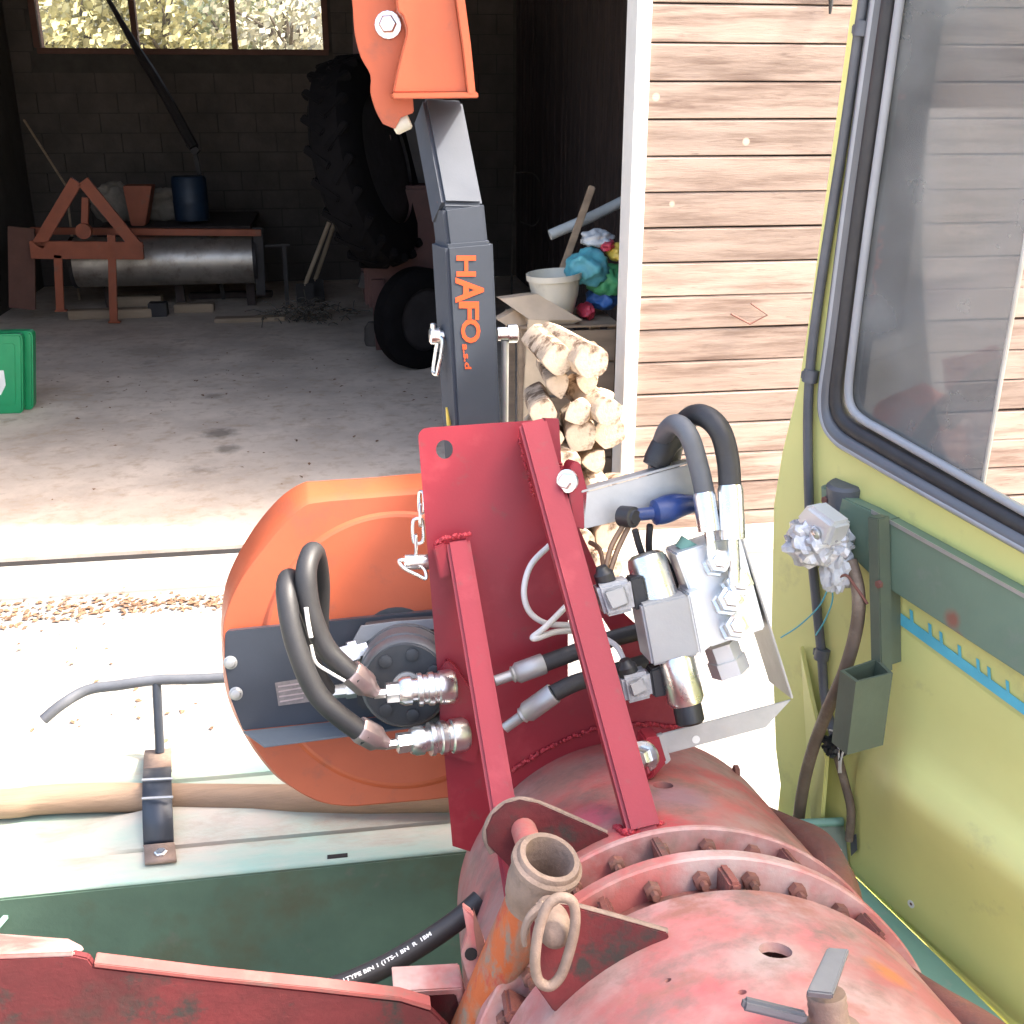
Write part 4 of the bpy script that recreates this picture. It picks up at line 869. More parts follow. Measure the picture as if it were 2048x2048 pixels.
b = MB(); b.prism([vh(790, 190, -.028), vh(826, 196, -.028), vh(828, 225, -.028), vh(800, 236, -.028)], V((0, .05, 0)), bev=.002); b.build('inner_web', 'orange', hd)

# ---- valve assembly on a galvanised bracket
vb = thing('valve_bracket', 'galvanised sheet bracket open at the front bolted beside the red plate', 'bracket', A.at(1340, 1500, .17))
b = MB(); b.prism(A.pts([(1165, 987), (1384, 927), (1402, 1003), (1168, 1058)], .13), n * -.004, bev=.001); b.build('top_plate', 'zinc_dull', vb)
P = [A.at(1163, 986, .132), A.at(1386, 925, .132), A.at(1386, 925, .132) - n * .06, A.at(1163, 986, .132) - n * .06]
b = MB(); b.prism(P, A.v * .004, bev=.001); b.build('top_flange', 'zinc_dull', vb)
P = [A.at(1462, 1012, .20), A.at(1583, 1398, .20)]; d_ = (P[1] - P[0]).normalized()
b = MB(); b.prism([P[0], P[1], P[1] - n * .12, P[0] - n * .12], d_.cross(n).normalized() * -.004, bev=.001); b.build('side_flange', 'zinc_dull', vb)
b = MB(); b.prism(A.pts([(1322, 1468), (1583, 1399), (1532, 1455), (1338, 1507)], .205), n * -.004, bev=.001); b.build('bottom_plate', 'zinc_dull', vb)
b = MB(); b.prism(A.pts([(1314, 1472), (1326, 1468), (1342, 1520), (1332, 1530)], .215), n * -.012, bev=.001); b.build('bent_end', 'zinc_dull', vb)
b = MB(); b.lathe(A.at(1392, 1479, .2055), n, [(0, .007), (.0006, .007)], 12); b.build('slot_hole', 'white_print', vb)
va = thing('hydraulic_valve', 'silver hydraulic solenoid valve block with hex fittings in the galvanised bracket', 'valve', A.at(1425, 1292, .12))
b = MB(); b.prism(A.pts([(1352, 1108), (1480, 1066), (1531, 1258), (1420, 1295)], .20), n * -.09, bev=.003); blk = b.build('block', 'alu', va)
b = MB(); b.prism(A.pts([(1282, 1210), (1376, 1189), (1400, 1311), (1305, 1333)], .235), n * -.10, bev=.004); b.build('coil', 'coil', va)
b = MB(); b.prism(A.pts([(1376, 1188), (1400, 1180), (1425, 1290), (1400, 1311)], .225), n * -.08, bev=.003); b.build('coil_flange', 'alu', va)
def lat(p0, p1, prof, nm, mat, par, seg=28, w0=.2, w1=.2):
    a, c = A.at(*p0, w0), A.at(*p1, w1); d_ = c - a; L_ = d_.length; b = MB(); b.lathe(a, d_, [(t * L_, r) for t, r in prof], seg); return b.build(nm, mat, par)
lat((1322, 1212), (1288, 1106), [(0, .034), (.8, .034), (.93, .031), (1, .022)], 'solenoid', 'zinc', va, w0=.19, w1=.17)
lat((1350, 1312), (1374, 1408), [(0, .028), (.1, .031), (.9, .031), (1, .026)], 'solenoid', 'zinc', va, w0=.21, w1=.22)
lat((1372, 1402), (1382, 1448), [(0, .022), (.1, .024), (.9, .024), (1, .020)], 'solenoid_knob', 'plastic_black', va, seg=12, w0=.22, w1=.225)
lat((1440, 1285), (1462, 1345), [(0, .03), (.5, .03), (.52, .034), (1, .034)], 'plug_hex', 'alu', va, seg=6, w0=.15, w1=.15)
lat((1372, 1105), (1385, 1085), [(0, .022), (1, .022)], 'port_plug', 'green_shelf', va, w0=.16, w1=.16)
for (x, y, w_, s_) in ((1428, 1130, .20, 1), (1468, 1172, .20, 1.15), (1450, 1205, .20, 1.1), (1462, 1258, .20, 1)):
    b = MB(); o = A.at(x, y, w_ - .002); b.lathe(o, (n + A.v * .35).normalized(), [(0, .022 * s_), (.006, .022 * s_), (.006, .019 * s_), (.018, .019 * s_), (.018, .015 * s_), (.024, .015 * s_), (.024, .020 * s_), (.038, .020 * s_), (.04, .014 * s_), (.046, .012 * s_)], 6); b.build('hex_fitting', 'zinc', va)
# connectors
for nm, P1, P2, P3 in (('upper', [(1192, 1172), (1262, 1158), (1272, 1222), (1212, 1236)], [(1258, 1158), (1284, 1152), (1298, 1212), (1270, 1222)], (1212, 1150)),
                       ('lower', [(1243, 1356), (1300, 1342), (1308, 1396), (1254, 1410)], [(1300, 1340), (1332, 1330), (1345, 1390), (1308, 1396)], (1258, 1335))):
    t = thing('valve_connector', f'translucent grey plug connector on the {nm} solenoid of the valve', 'connector', A.at(*P1[3], .2), 'valve connectors')
    b = MB(); b.prism(A.pts(P1, .225), n * -.05, bev=.006); b.build('housing', 'plug', t)
    b = MB(); b.prism(A.pts(P2, .215), n * -.04, bev=.003); b.build('socket', 'plastic_black', t)
    b = MB(); b.prism(A.pts([(P1[0][0] + 14, P1[0][1] + 12), (P1[1][0] - 14, P1[1][1] + 12), (P1[2][0] - 12, P1[2][1] - 14), (P1[3][0] + 12, P1[3][1] - 14)], .232), n * -.006, bev=.003); b.build('cover', 'coil', t)
    b = MB(); b.lathe(A.at(P3[0], P3[1] + 14, .20), A.v * .9 - A.u * .3 + n * .1, [(0, .017), (.016, .017), (.02, .012), (.028, .009)], 12); b.build('gland', 'plastic_black', t)
# hoses of the valve
hv = thing('valve_hose', 'front black hose of the valve arching left behind the galvanised bracket', 'hose', A.at(1428, 1128, .22), 'hoses of the valve')
b = MB(); b.tube([A.at(1412, 1000, .21), A.at(1398, 935, .205), A.at(1378, 872, .20), A.at(1352, 848, .17), A.at(1330, 868, .12), A.at(1318, 910, .06), A.at(1312, 960, .0)], .017, 14, sm=8); b.build('tube', 'rubber_grey', hv)
lat((1428, 1128), (1408, 985), [(0, .009), (.45, .009), (.46, .019), (.95, .019), (1, .017)], 'ferrule', 'zinc', hv, w0=.225, w1=.21)
hv2 = thing('valve_hose', 'rear black hose of the valve with taller arch beside the cab', 'hose', A.at(1470, 1170, .22), 'hoses of the valve')
b = MB(); b.tube([A.at(1460, 985, .22), A.at(1456, 920, .215), A.at(1440, 862, .21), A.at(1408, 832, .18), A.at(1376, 838, .12), A.at(1350, 880, .05), A.at(1338, 935, -.01), A.at(1335, 985, -.05)], .019, 14, sm=8); b.build('tube', 'rubber', hv2)
lat((1470, 1170), (1460, 970), [(0, .010), (.45, .010), (.46, .021), (.95, .021), (1, .019)], 'ferrule', 'zinc', hv2, w0=.235, w1=.22)
el = MB(); el.tube([A.at(1312, 925, .10), A.at(1330, 890, .10), A.at(1352, 868, .09)], .024, 14); el.lathe(A.at(1306, 934, .10), A.at(1318, 912, .10) - A.at(1306, 934, .10), [(0, .02), (.02, .024), (.022, .02)], 14)
one('hose_sleeve', el, 'rubber', 'black rubber sleeve bending down behind the galvanised top plate', 'sleeve', A.at(1306, 934, .10))
for nm, pts, tip in (('upper', [(1085, 1328, .09), (1140, 1308, .08), (1210, 1282, .06), (1300, 1258, .05)], (990, 1362)), ('lower', [(1105, 1388, .12), (1150, 1366, .11), (1200, 1352, .09), (1290, 1325, .06)], (1010, 1456))):
    t = thing('return_hose', f'{nm} black hose with grey crimped end passing behind the right brace', 'hose', A.at(*pts[0]), 'hoses behind the right brace')
    b = MB(); b.tube([A.at(*q) for q in pts], .0155, 14); b.build('tube', 'rubber', t)
    p0 = A.at(*pts[0]); p1 = A.at(tip[0], tip[1], .10); d_ = p1 - p0; L_ = d_.length
    b = MB(); b.lathe(p0 - d_ * .03, d_, [(0, .018), (.002, .019), (L_ * .55, .019), (L_ * .62, .014), (L_ * .66, .015), (L_ * .7, .0095), (L_ * 1.03, .0095)], 18); b.build('ferrule', 'zinc_dull', t)
# blue connector, wires, white cable
bc = thing('blue_cable_joint', 'blue taped cable joint with round black plug under the top plate', 'cable joint', A.at(1262, 1032, .18))
b = MB(); b.lathe(A.at(1262, 1034, .18), A.u * .6 + n * .75, [(-.02, .018), (.006, .018), (.008, .013), (.012, .012)], 18); b.build('plug', 'plastic_black', bc)
b = MB(); b.tube([A.at(1272, 1030, .175), A.at(1315, 1024, .165), A.at(1355, 1012, .155), A.at(1405, 1006, .14)], lambda q: .011 + .013 * math.sin(math.pi * min(1, q * 1.05)) * (q > .25) * 1.0, 14, sm=8); b.build('taped_cable', 'blue_tape', bc)
for i, pts in enumerate([[(1250, 1045, .17), (1222, 1095, .18), (1210, 1148, .19)], [(1258, 1052, .17), (1235, 1100, .18), (1218, 1150, .19)], [(1180, 1085, .08), (1200, 1100, .12), (1208, 1145, .19)],
                         [(1270, 1060, .16), (1278, 1090, .15), (1290, 1125, .14)], [(1300, 1050, .14), (1298, 1100, .12), (1310, 1150, .10)], [(1325, 1110, .12), (1345, 1150, .12), (1352, 1180, .12)]]):
    b = MB(); b.tube([A.at(*q) for q in pts], .0045 if i < 3 else .006, 6); one('wire', b, 'brown_wire' if i < 3 else 'rubber', ['leftmost of three brown wires above the upper valve connector', 'middle brown wire above the upper valve connector', 'brown wire coming from behind the right brace', 'black wire behind the upper solenoid under the blue joint', 'thin black wire hanging behind the upper solenoid', 'short black wire between upper solenoid and valve block'][i], 'wire', A.at(*pts[-1]), 'wires of the valve')
b = MB(); b.tube([A.at(x, y, w_) for x, y, w_ in ((1112, 1080, .02), (1098, 1092, .04), (1062, 1130, .06), (1048, 1180, .07), (1058, 1222, .07), (1090, 1246, .06), (1130, 1250, .04), (1170, 1252, .02))], .0055, 10, sm=8)
b.tube([A.at(x, y, w_) for x, y, w_ in ((1150, 1196, .03), (1125, 1220, .06), (1090, 1255, .09), (1066, 1274, .10), (1075, 1276, .10), (1110, 1264, .07), (1145, 1262, .03))], .0055, 10, sm=8)
b.tube([A.at(x, y, w_) for x, y, w_ in ((1212, 1278, .08), (1235, 1295, .12), (1252, 1330, .17))], .005, 8)
one('white_cable', b, 'white_cable', 'white round cable looping in front of the red plate', 'cable', A.at(1066, 1274, .10))

# ---- green bed / fender on the left
PN = W(440, 1750, 2.35); ZF = PN.z; YN = PN.y
YE = GZ(440, 1487, ZF).y; wF = YE - YN
XF0, XF1 = -3.2, GZ(930, 1700, ZF).x + .55
bed = thing('truck_bed', 'worn green steel truck bed side with pressed ridges on top', 'truck bed', V((XF0 / 2, YN, ZF - .5)))
def yb(py): return GZ(440, py, ZF).y
prof = [(YN + .004, -.006), (YN + .014, 0), (yb(1690), 0), (yb(1686), -.022), (yb(1682), 0), (yb(1664), .012), (yb(1648), .034), (yb(1632), .036), (yb(1618), .014), (yb(1606), .0), (yb(1578), 0), (yb(1559), 0), (yb(1555), -.022), (yb(1551), 0), (yb(1500), 0), (YE - .014, 0), (YE, -.012), (YE, -.10)]
rows = []
for i in range(61):
    x = XF0 + (XF1 - XF0) * i / 60; px_ = 440 + (x - PN.x) * FPX / 2.35
    fade = max(0, min(1, (px_ - 90) / 200)); fade = fade * fade * (3 - 2 * fade)
    rows.append([V((x, y, ZF + z_ * (fade if .0 < abs(z_) < .05 and 1 < j < 14 else 1) + .003 * noise.noise(V((x * 2, y * 3, 0))))) for j, (y, z_) in enumerate(prof)])
b = MB(); b.loft(rows); b.build('top', 'green_old', bed, smooth=50, solid=.004)
b = MB(); b.abox((XF0, YN, ZF - .62), (XF1, YN + .012, ZF - .006), .003); sd = b.build('inner_side', 'green_side_shade', bed)
b = MB(); b.abox((XF0, YE - .012, ZF - .7), (XF1, YE - .001, ZF - .1)); b.build('outer_side', 'green_side_shade', bed)
b = MB(); b.abox((XF0, .35, ZF - .70), (XF1 + 1.4, YE - .012, ZF - .62)); b.build('floor', 'green_side_shade', bed)
b = MB(); b.bar(W(-20, 1870, 2.28), W(14, 1830, 2.3), .012, .01, CZ); b.build('hook', 'green_shelf', bed)
b = MB(); p = GZ(675, 1712, ZF + .001); b.box(p, EX * .022, EY * .006, EZ * .001); b.build('drain_slot', 'dark_hole', bed)
# wheels of the truck carry it (below the frame)
for x in (-1.6, 1.9):
    b = MB(); b.lathe(V((x, YE - .55, .50)), EY, [(0, .3), (.0, .46), (.04, .51), (.36, .51), (.4, .46), (.4, .3)], 32); b.build('wheel', 'tyre', bed)
# pole on the bed
b = MB(); P = [(-300, 1618), (0, 1608), (80, 1600), (200, 1595), (330, 1596), (560, 1598), (760, 1597), (930, 1594)]
Q = []
for x, y in P:
    q = GZ(x, y, ZF + .036); Q.append(q)
b.tube(Q, .034, 16, sm=6); one('wooden_pole', b, 'wood_pole', 'long muddy brown pole lying in the trough of the green bed', 'pole', Q[1])
# clamp with T handle
cl = thing('clamp_handle', 'black strap clamp with dark T handle holding the pole on the bed', 'clamp', GZ(320, 1715, ZF))
def gy(x, y, z_): return GZ(x, y, ZF + z_)
st = [gy(320, 1724, .004), gy(320, 1698, .004), gy(317, 1688, .012), gy(315, 1640, .06), gy(314, 1600, .085), gy(314, 1575, .09), gy(314, 1550, .075), gy(315, 1535, .05)]
def strap(pts, wd, t_):
    b = MB(); rows = [[p + EX * wd / 2, p - EX * wd / 2] for p in catmull(pts, 4)]; b.loft(rows); return b
strap(st[2:], .064, .01).build('strap', 'black_paint', cl, solid=.010)
strap([gy(322, 1728, .006), gy(320, 1700, .006), gy(318, 1690, .010)], .066, .01).build('foot', 'mud_metal', cl, solid=.008)
strap([gy(315, 1540, .05), gy(315, 1515, .03), gy(316, 1498, .02)], .066, .01).build('foot', 'mud_metal', cl, solid=.008)
for y in (1560, 1597):
    b = MB(); b.tube([gy(284, y, .094), gy(346, y - 3, .094)], .0035, 6, sm=0); b.build('strap_edge', 'zinc_dull', cl)
b = MB(); b.bolt(gy(322, 1710, .008), EZ, .014, washer=False); b.build('bolt', 'zinc', cl)
D0 = depth(gy(318, 1500, .03)); 
b = MB(); b.tube([W(320, 1505, D0), W(313, 1365, D0)], .0115, 12, sm=0); b.build('stem', 'black_paint', cl)
b = MB(); b.tube([W(86, 1440, D0 - .05), W(125, 1408, D0 - .03), W(175, 1380, D0), W(240, 1370, D0), W(312, 1360, D0), W(400, 1358, D0), W(500, 1352, D0)], .0135, 14, sm=6); b.build('cross_bar', 'rubber_grey', cl)
b = MB(); b.lathe(W(88, 1438, D0 - .05), W(86, 1440, D0 - .05) - W(125, 1408, D0 - .03), [(0, .0095), (.004, .0095)], 12); b.build('bar_end', 'dark_hole', cl)
# printed hose inside the bed
ph_ = thing('printed_hose', 'black hydraulic hose with white print running behind the red boom', 'hose', W(600, 1995, 1.72))
hp = [W(520, 2025, 1.70), W(600, 1998, 1.72), (W(690, 1968, 1.74)), W(770, 1932, 1.76), W(845, 1888, 1.78), W(912, 1842, 1.80), W(960, 1800, 1.82)]
b = MB(); HP = catmull(hp, 10); b.tube([V(p) for p in HP], .0175, 16, sm=0); hob = b.build('tube', 'rubber', ph_)
b = MB(); cum = [0]
for p, q in zip(HP, HP[1:]): cum.append(cum[-1] + (q - p).length)
def along(s_):
    for i in range(len(cum) - 1):
        if cum[i + 1] >= s_: t = (s_ - cum[i]) / (cum[i + 1] - cum[i]); return HP[i].lerp(HP[i + 1], t), (HP[i + 1] - HP[i]).normalized()
    return HP[-1], (HP[-1] - HP[-2]).normalized()
def hosepos(tx, ty):
    p, d_ = along(cum[10] + .01 + tx * (cum[-1] * .56)); side = CZ - d_ * CZ.dot(d_); side.normalize(); up = side.cross(d_).normalized()
    if up.dot(CY) < 0: up = -up
    a = R(22 + 28 * ty); return p + (side * math.cos(a) + up * math.sin(a)) * .0182
put_text(b, '3/8 BIN RC-1TYPE BIN 1 (1TS-1 BN  R  1BM', hosepos); b.build('print', 'white_print', hob, smooth=0)
# red boom in the lower left corner
bo = thing('red_boom', 'dirty red steel boom, darkened with painted shade, with pale top flange in the lower left corner', 'boom', W(300, 2200, 1.45))
Yb_ = W(300, 1990, 1.42).y
def bp(x, y, d=0): return OY(x, y, Yb_ + d)
b = MB(); b.prism([bp(x, y) for x, y in ((-80, 1921), (150, 1912), (176, 1918), (188, 1935), (420, 1962), (640, 1985), (800, 2003), (862, 2022), (900, 2060), (900, 2300), (-80, 2300))], EY * .012, bev=.002); b.build('web', 'red_dirt_shade', bo)
b = MB(); P = [bp(-80, 1921), bp(148, 1910), bp(168, 1900, .06), bp(140, 1884, .09), bp(-80, 1868, .10)]
b.prism([p - EZ * .002 for p in P], EZ * .008, bev=.002); b.build('top_flange', 'red_old', bo)
b = MB(); b.prism([bp(188, 1926, -.001), bp(420, 1954, -.001), bp(640, 1976, -.001), bp(800, 1995, -.001), bp(862, 2013, -.001), bp(862, 2022, -.001), bp(800, 2003, -.001), bp(640, 1985, -.001), bp(420, 1962, -.001), bp(188, 1935, -.001)], EY * .02, bev=.001); b.build('top_edge', 'red_edge', bo)
b = MB(); b.prism([bp(785, 1984, .05), bp(925, 1976, .05), bp(946, 2060, .05), bp(930, 2062, .05), bp(912, 1990, .05), bp(800, 1996, .05)], EY * .05, bev=.002); b.build('end_bracket', 'red_old', bo)
b = MB(); b.prism([bp(800, 1995, .06), bp(915, 1988, .06), bp(930, 2060, .06), bp(860, 2060, .06)], EY * .008); b.build('end_web', 'red_dirt_shade', bo)

# ---- cab on the right
cab = thing('truck_cab', 'pale yellow green truck cab rear wall with large rubber sealed window', 'truck cab', Cc.at(1690, 1742, 0))
c = Cc.at
wall = [(1722, -120), (1690, 110), (1652, 390), (1618, 640), (1598, 770), (1565, 905), (1548, 1010), (1543, 1250), (1552, 1500), (1572, 1650), (1640, 1700), (1700, 1742), (2130, 2156), (2130, 1135), (1710, 902), (1668, 870), (1650, 835), (1648, 795), (1665, 690), (1782, -120)]
b = MB(); b.prism([c(x, y) for x, y in wall], nC * -.035, bev=0); b.build('rear_wall', 'cab_yellow', cab, smooth=0)
# pressed lower panel: rows of lines receding along the wall, (left px, right px, proud)
pan = [((1772, 1235), (2130, 1500), .0015), ((1768, 1330), (2130, 1600), .004), ((1750, 1420), (2130, 1690), .010), ((1735, 1470), (2130, 1755), .035), ((1722, 1505), (2130, 1805), .066), ((1714, 1540), (2130, 1856), .070), ((1708, 1580), (2130, 1905), .045), ((1704, 1630), (2130, 1975), .028), ((1702, 1680), (2130, 2060), .025), ((1700, 1725), (2130, 2135), .025), ((1703, 1740), (2130, 2152), .004)]
rows = []
for a_, b2, pr in pan:
    rows.append([c(a_[0] + (b2[0] - a_[0]) * t, a_[1] + (b2[1] - a_[1]) * t, max(.0012, pr * min(1, .12 + t * 5))) for t in [i / 16 for i in range(17)]])
b = MB(); b.loft(rows); b.build('lower_panel', 'cab_yellow', cab, smooth=80)
for i, (x, y) in enumerate(((1822, 1808), (1938, 1806))):
    b = MB(); b.lathe(c(x, y, .0255), nC, [(0, .008), (.0006, .008)], 12); b.build('paint_chip', 'white_print', cab)
    b = MB(); b.lathe(c(x, y, .0262), nC, [(0, .003), (.0006, .003)], 8); b.build('rivet', 'rust_red', cab)
b = MB(); b.prism([c(1600, 1292, .012), c(1622, 1400, .03), c(1652, 1520, .035), c(1640, 1665, .03), c(1622, 1668, .012)], nC * -.011, bev=.002); b.build('mud_fin', 'cab_yellow', cab)
b = MB(); b.prism([c(1700, 1672, .0135), c(1712, 1668, .0145), c(1714, 1700, .0145), c(1702, 1712, .0135)], nC * -.001); b.build('rubber_patch', 'rubber_grey', cab)
# window seals and pane
def seal(l, r, mat, nm, w_):
    b = MB(); b.tube([c(x, y, w_) for x, y in l], r, 12, sm=6); b.build(nm, mat, wn)
b = MB(); b.tube([c(x, y, .004) for x, y in ((1776, -130), (1722, 250), (1692, 470), (1664, 690), (1652, 790), (1656, 838), (1678, 872), (1720, 900), (1900, 1003), (2140, 1136))], .016, 12, sm=6); wn = b.build('window', 'seal', cab)
seal([(1768, -130), (1714, 250), (1684, 470), (1656, 690), (1643, 790), (1648, 845), (1672, 882), (1716, 910), (1898, 1013), (2140, 1148)], .007, 'seal_light', 'seal_lip', .014)
seal([(1798, -130), (1745, 250), (1714, 470), (1686, 690), (1675, 785), (1682, 828), (1706, 856), (1745, 880), (1910, 974), (2140, 1102)], .017, 'rubber', 'inner_seal', -.004)
seal([(1818, -130), (1765, 250), (1734, 470), (1706, 690), (1697, 780), (1705, 818), (1730, 842), (1765, 862), (1920, 950), (2140, 1074)], .008, 'seal_light', 'inner_lip', .002)
gp = [(1822, -130), (1768, 250), (1737, 470), (1709, 690), (1699, 785), (1708, 822), (1734, 846), (1768, 866), (1964, 976), (2005, 740), (2075, 350), (2160, -130)]
b = MB(); b.prism([c(x, y, -.006) for x, y in gp], nC * -.005); b.build('pane', 'cab_glass', wn, smooth=0)
b = MB(); b.tube([c(x, y, -.008) for x, y in ((2160, -130), (2075, 350), (2005, 740), (1964, 976))], .004, 8, sm=0); b.build('pane_edge', 'zinc_dull', wn)
# cab box beyond the rear wall (roof, pillars, lower body), open sided towards the barn
cv = lambda p, du, dz: p
ic = c(1722, -120); oc = c(2130, -120); e1_ = (oc - ic); e1_.z = 0; e1_.normalize(); e2_ = -V((nC.x, nC.y, 0)).normalized()
z1 = 3.05
p0 = V((ic.x, ic.y, 0)) - e1_ * .08; 
def cb(a_, d_, z_): return V((p0.x, p0.y, z_)) + e1_ * a_ + e2_ * d_
def cbox(nm, a0, a1_, d0, d1, z0, z1_, mat='cab_yellow'):
    b = MB(); b.box(cb((a0 + a1_) / 2, (d0 + d1) / 2, (z0 + z1_) / 2), e1_ * (a1_ - a0) / 2, e2_ * (d1 - d0) / 2, EZ * (z1_ - z0) / 2, .02); b.build(nm, mat, cab)
ztop = ic.z
b = MB(); shade_crown = [(-.05, 0), (-.05, .03), (.14, .05), (.32, .14), (.5, .22), (.8, .27), (1.3, .28), (1.9, .22), (1.9, 0)]
b.prism([cb(a_, -.02, ztop + q) for a_, q in shade_crown], e2_ * 1.52, bev=.01); b.build('roof', 'cab_yellow', cab)  # unseen crown, shaped to shade the red plate but not the guard
cbox('rear_pillar', .78, 1.9, .036, .1, 1.0, ztop - .001)
cbox('front_pillar', .0, .07, 1.42, 1.5, .9, ztop - .001)
cbox('side_sill', .02, .10, .05, 1.42, .75, 1.25)
cbox('cab_floor', .11, 1.85, .05, 1.42, .72, .80)
# green rail, tube socket, lamp on the wall
M('rail_green', (.155, .225, .155), .5, var=.12, scale=4, bump=.06, base=c(1745, 1330, .03), spots=[(c(1905, 1238, .03), .022, (.27, .10, .065), .9), (c(1915, 1275, .03), .014, (.26, .11, .07), .8), (c(1655, 1000, .03), .008, (.22, .06, .05), .8)], dirt=((.22, .24, .20), 9, .55, .8))
gr = thing('green_rail', 'green steel rail with square socket bolted across the cab rear wall', 'rail', c(1745, 1330, .03))
b = MB(); b.prism([c(x, y, .030) for x, y in ((1640, 970), (1706, 1005), (1740, 1020), (2130, 1236), (2130, 1408), (1788, 1186), (1742, 1152), (1644, 1058))], nC * -.029, bev=.003); b.build('flat_rail', 'rail_green', gr)
b = MB(); b.prism([c(x, y, .033) for x, y in ((1742, 1019), (2130, 1234), (2130, 1242), (1742, 1027))], nC * -.002); b.build('rail_edge', 'zinc_dull', gr)
b = MB(); b.bar(c(1745, 1035, .062), c(1752, 1345, .062), .026, .03, nC, .002); b.bar(c(1768, 1040, .036), c(1772, 1330, .036), .012, .034, nC, .001); b.build('upright', 'box_green', gr)
for x, y, q in ((1760, 1168, .063), (1652, 1000, .031)):
    b = MB(); b.bolt(c(x, y, q), nC, .008, washer=False); b.build('bolt', 'rust_red', gr)
ctr = c(1732, 1405, .10); hx = (c(1782, 1405, .10) - c(1682, 1405, .10)).length / 2; zA = c(1730, 1335, .10).z; zB = c(1730, 1490, .10).z
u1 = V((-.77, .63, 0)); u1 = V((dC.x, dC.y, 0)).normalized(); u2 = V((nC.x, nC.y, 0)).normalized()
tc_ = [GZ(x, y, zA) for x, y in ((1680, 1341), (1712, 1364), (1786, 1346), (1755, 1316))]; cq = sum(tc_, V()) / 4
ti_ = [p + (cq - p) * .17 for p in tc_]; b = MB(); dn = V((0, 0, zB - zA))
b.loft([[p - EZ * 0 for p in tc_], [p + dn for p in tc_], [p + dn for p in ti_], ti_, tc_], closed=True)
b.build('square_socket', 'box_green', gr)
b = MB(); b.lathe(c(1690, 1000, .0), EZ * 1 + nC * .1, [(-.03, .036), (.03, .036), (.036, .03)], 20); one('rubber_buffer', b, 'rubber_grey', 'dark round rubber buffer behind the upper end of the green rail', 'buffer', c(1690, 1010, 0))
# blue marking strip under the rail
b = MB(); b.prism([c(x, y, .0035) for x, y in ((1772, 1205), (2130, 1468), (2130, 1490), (1776, 1232))], nC * -.001)
for i in range(9):
    x = 1782 + i * 32 + 5 * (i % 3); y = 1215 + (x - 1776) * .735; b.prism([c(x, y - 28, .0036), c(x + 6, y - 24, .0036), c(x + 8, y + 6, .0036), c(x + 2, y + 2, .0036)], nC * -.0008)
b.build('blue_tape', 'cyan_tape', cab, smooth=0)
# plastic wrapped lamp
lw = blob(c(1640, 1082, .085), .062, .055, .052, 4.2, .32, 3.0)
lw2 = blob(c(1675, 1140, .07), .03, .03, .05, 6.2, .32, 2.6)
lmp = thing('wrapped_lamp', 'work lamp wrapped in crumpled clear plastic on the green rail', 'lamp', c(1650, 1170, .06))
lw.build('plastic_wrap', 'wrap', lmp, smooth=18); lw2.build('wrap_tail', 'bag_clear', lmp, smooth=18)
b = MB(); b.prism([c(1586, 1040, .12), c(1612, 1008, .12), c(1668, 1050, .12), c(1650, 1100, .12)], nC * -.05, bev=.008); b.build('lamp_body', 'alu', lmp)
for (x0, y0), (x1_, y1_) in (((1600, 1075), (1615, 1095)), ((1626, 1060), (1632, 1080))):
    b = MB(); b.lathe(c(x1_, y1_ - 12, .122), nC, [(0, .012), (.004, .013), (.008, .008)], 12); b.build('bulb', 'zinc', lmp)
b = MB(); b.tube([c(1660, 1170, .09), c(1690, 1150, .08), c(1712, 1175, .07), c(1735, 1208, .06)], .0028, 6); b.build('bare_wire', 'rust_red', lmp)
# cables on the wall
def cable(nm, l, r, mat, label, w_=.012, cat='cable'):
    b = MB(); b.tube([c(x, y, q if len(t) == 0 else t[0]) for x, y, *t in l for q in (w_,)], r, 10, sm=6); return one(nm, b, mat, label, cat, c(l[-1][0], l[-1][1], w_))
cable('wall_cable', [(1744, -120), (1716, 80), (1690, 260), (1668, 400), (1640, 580), (1622, 720), (1616, 830), (1617, 960), (1622, 1090), (1632, 1200), (1643, 1310), (1650, 1400), (1668, 1470, .03)], .0095, 'rubber_grey', 'black cable running down the left edge of the cab wall', .012)
cable('wall_cable', [(1672, 1500, .03), (1688, 1560), (1702, 1620), (1698, 1680)], .009, 'brown_hose', 'short brown cable below the bundled wire connector', .018)
cable('brown_hose', [(1700, 1120, .06), (1716, 1180, .06), (1714, 1250, .06), (1690, 1340, .07), (1655, 1420, .07), (1622, 1510, .06), (1602, 1600, .05), (1592, 1700, .04)], .0125, 'brown_hose', 'thick brown hose hanging from the wrapped lamp to the bed', .05, 'hose')
for pts, l in (([(1660, 1165, .06), (1640, 1210, .05), (1600, 1250, .03), (1562, 1275, .02)], 'thin blue string trailing left from the wrapped lamp'), ([(1662, 1165, .06), (1665, 1200, .05), (1650, 1240, .04), (1632, 1270, .03)], 'thin blue string hanging below the wrapped lamp')):
    cable('blue_string', pts, .0016, 'cyan_tape', l, .03, 'string')
for x, y, l in ((1724, 58, 'top'), (1620, 752, 'middle'), (1643, 1308, 'lower')):
    b = MB(); p = c(x, y, .012); b.lathe(p - EZ * .012, EZ + CX * .1, [(0, .015), (.024, .015)], 10); b.box(p + e1_ * -.012, e1_ * .006, nC * .008, EZ * .008, .002); one('cable_clip', b, 'rubber_grey', f'grey clip holding the wall cable, {l} of three', 'clip', p, 'clips of the wall cable')
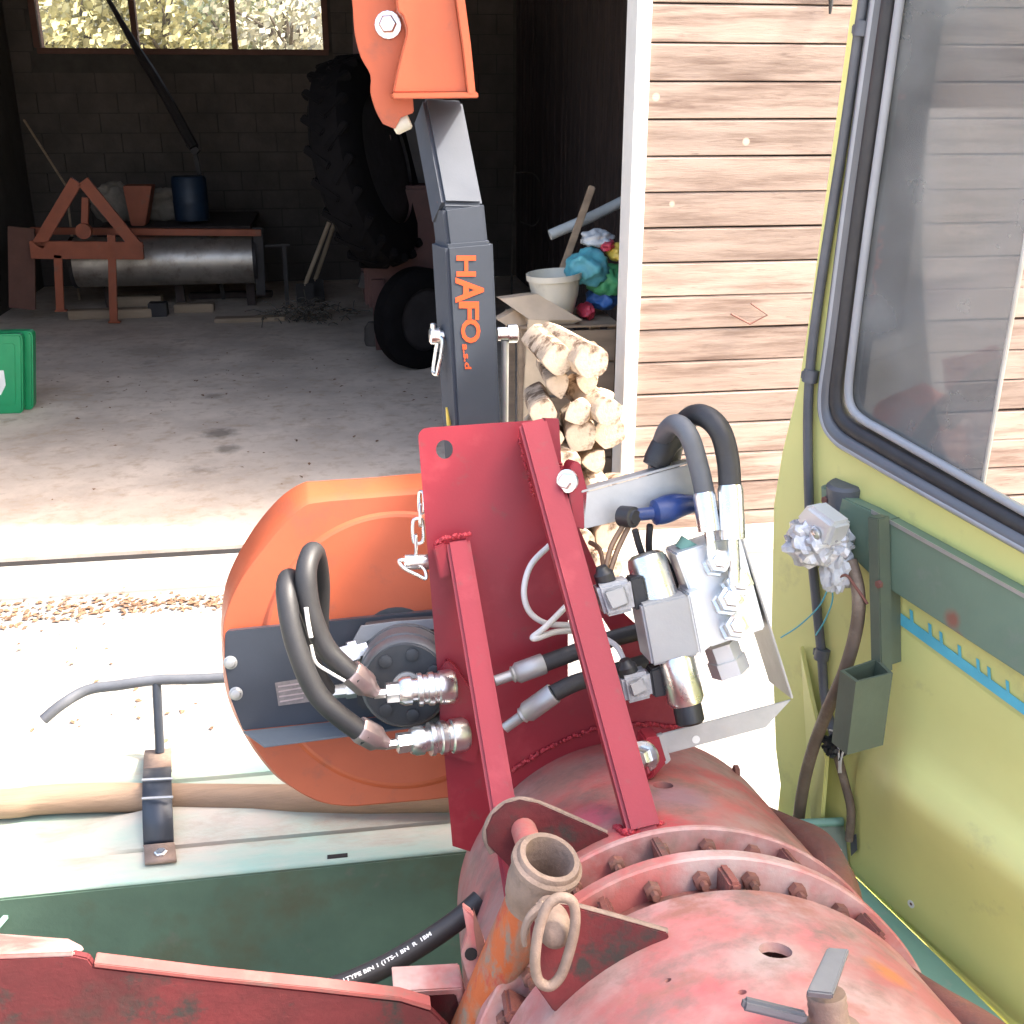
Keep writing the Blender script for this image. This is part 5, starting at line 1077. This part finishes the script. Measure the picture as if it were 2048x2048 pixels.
b = MB(); ce = c(1670, 1487, .04)
for i in range(26):
    d_ = V((random.gauss(0, 1), random.gauss(0, 1), random.gauss(0, .5))).normalized(); b.bar(ce + d_ * .005, ce + d_ * random.uniform(.02, .034), .008, .007, EZ, 0)
one('wire_connector', b, 'plastic_black', 'spiky black bundle of wire terminals hanging beside the socket', 'connector', ce)
for i, (x0, x1_) in enumerate(((1660, 1672), (1680, 1676))):
    b = MB(); b.tube([c(x0, 1460, .035), c(x0 + 14, 1470, .05), c(x1_ + 6, 1520, .045), c(x1_ + 6, 1545, .03)], .002, 6); one('thin_wire', b, 'white_cable', ['thin pale wire curling left round the wire bundle', 'thin pale wire curling right round the wire bundle'][i], 'wire', c(x1_, 1545, .03), 'thin wires at the bundle')
# green shelf and bracket between drum and cab
zs = c(1700, 1742, 0).z - .005
shf = thing('green_shelf', 'pale green steel shelf with upright bracket between drum and cab', 'shelf', GZ(1680, 1750, zs))
b = MB(); P = [GZ(x, y, zs) for x, y in ((1560, 1700), (1700, 1742), (1850, 1886), (2130, 2160), (1900, 2300), (1600, 1900))]; b.prism(P, EZ * -.02, bev=.002); b.build('shelf_plate', 'green_shelf', shf)
Dg = depth(GZ(1690, 1740, zs)) - .02
b = MB(); pts = rounded([W(1575, 1650, Dg), W(1690, 1644, Dg), W(1698, 1738, Dg), W(1570, 1750, Dg)], [.01, .012, 0, 0]); b.prism(pts, -CZ * .01, bev=.002); b.build('upright_bracket', 'cab_green', shf)
b = MB(); b.tube([W(1572, 1648, Dg), W(1686, 1643, Dg)], .009, 10, sm=0); b.build('rolled_edge', 'green_shelf', shf)
for x, y, m_ in ((1678, 1702, 'white_print'), (1658, 1678, 'dark_hole'), (1662, 1750, 'dark_hole')):
    b = MB(); b.lathe(W(x, y, Dg - .001 if y < 1740 else Dg), CZ, [(0, .006), (.0008, .006)], 12); b.build('hole', m_, shf)
print('objects', len(bpy.data.objects), 'tris', sum(len(p.vertices) - 2 for o in bpy.data.objects if o.type == 'MESH' for p in o.data.polygons))
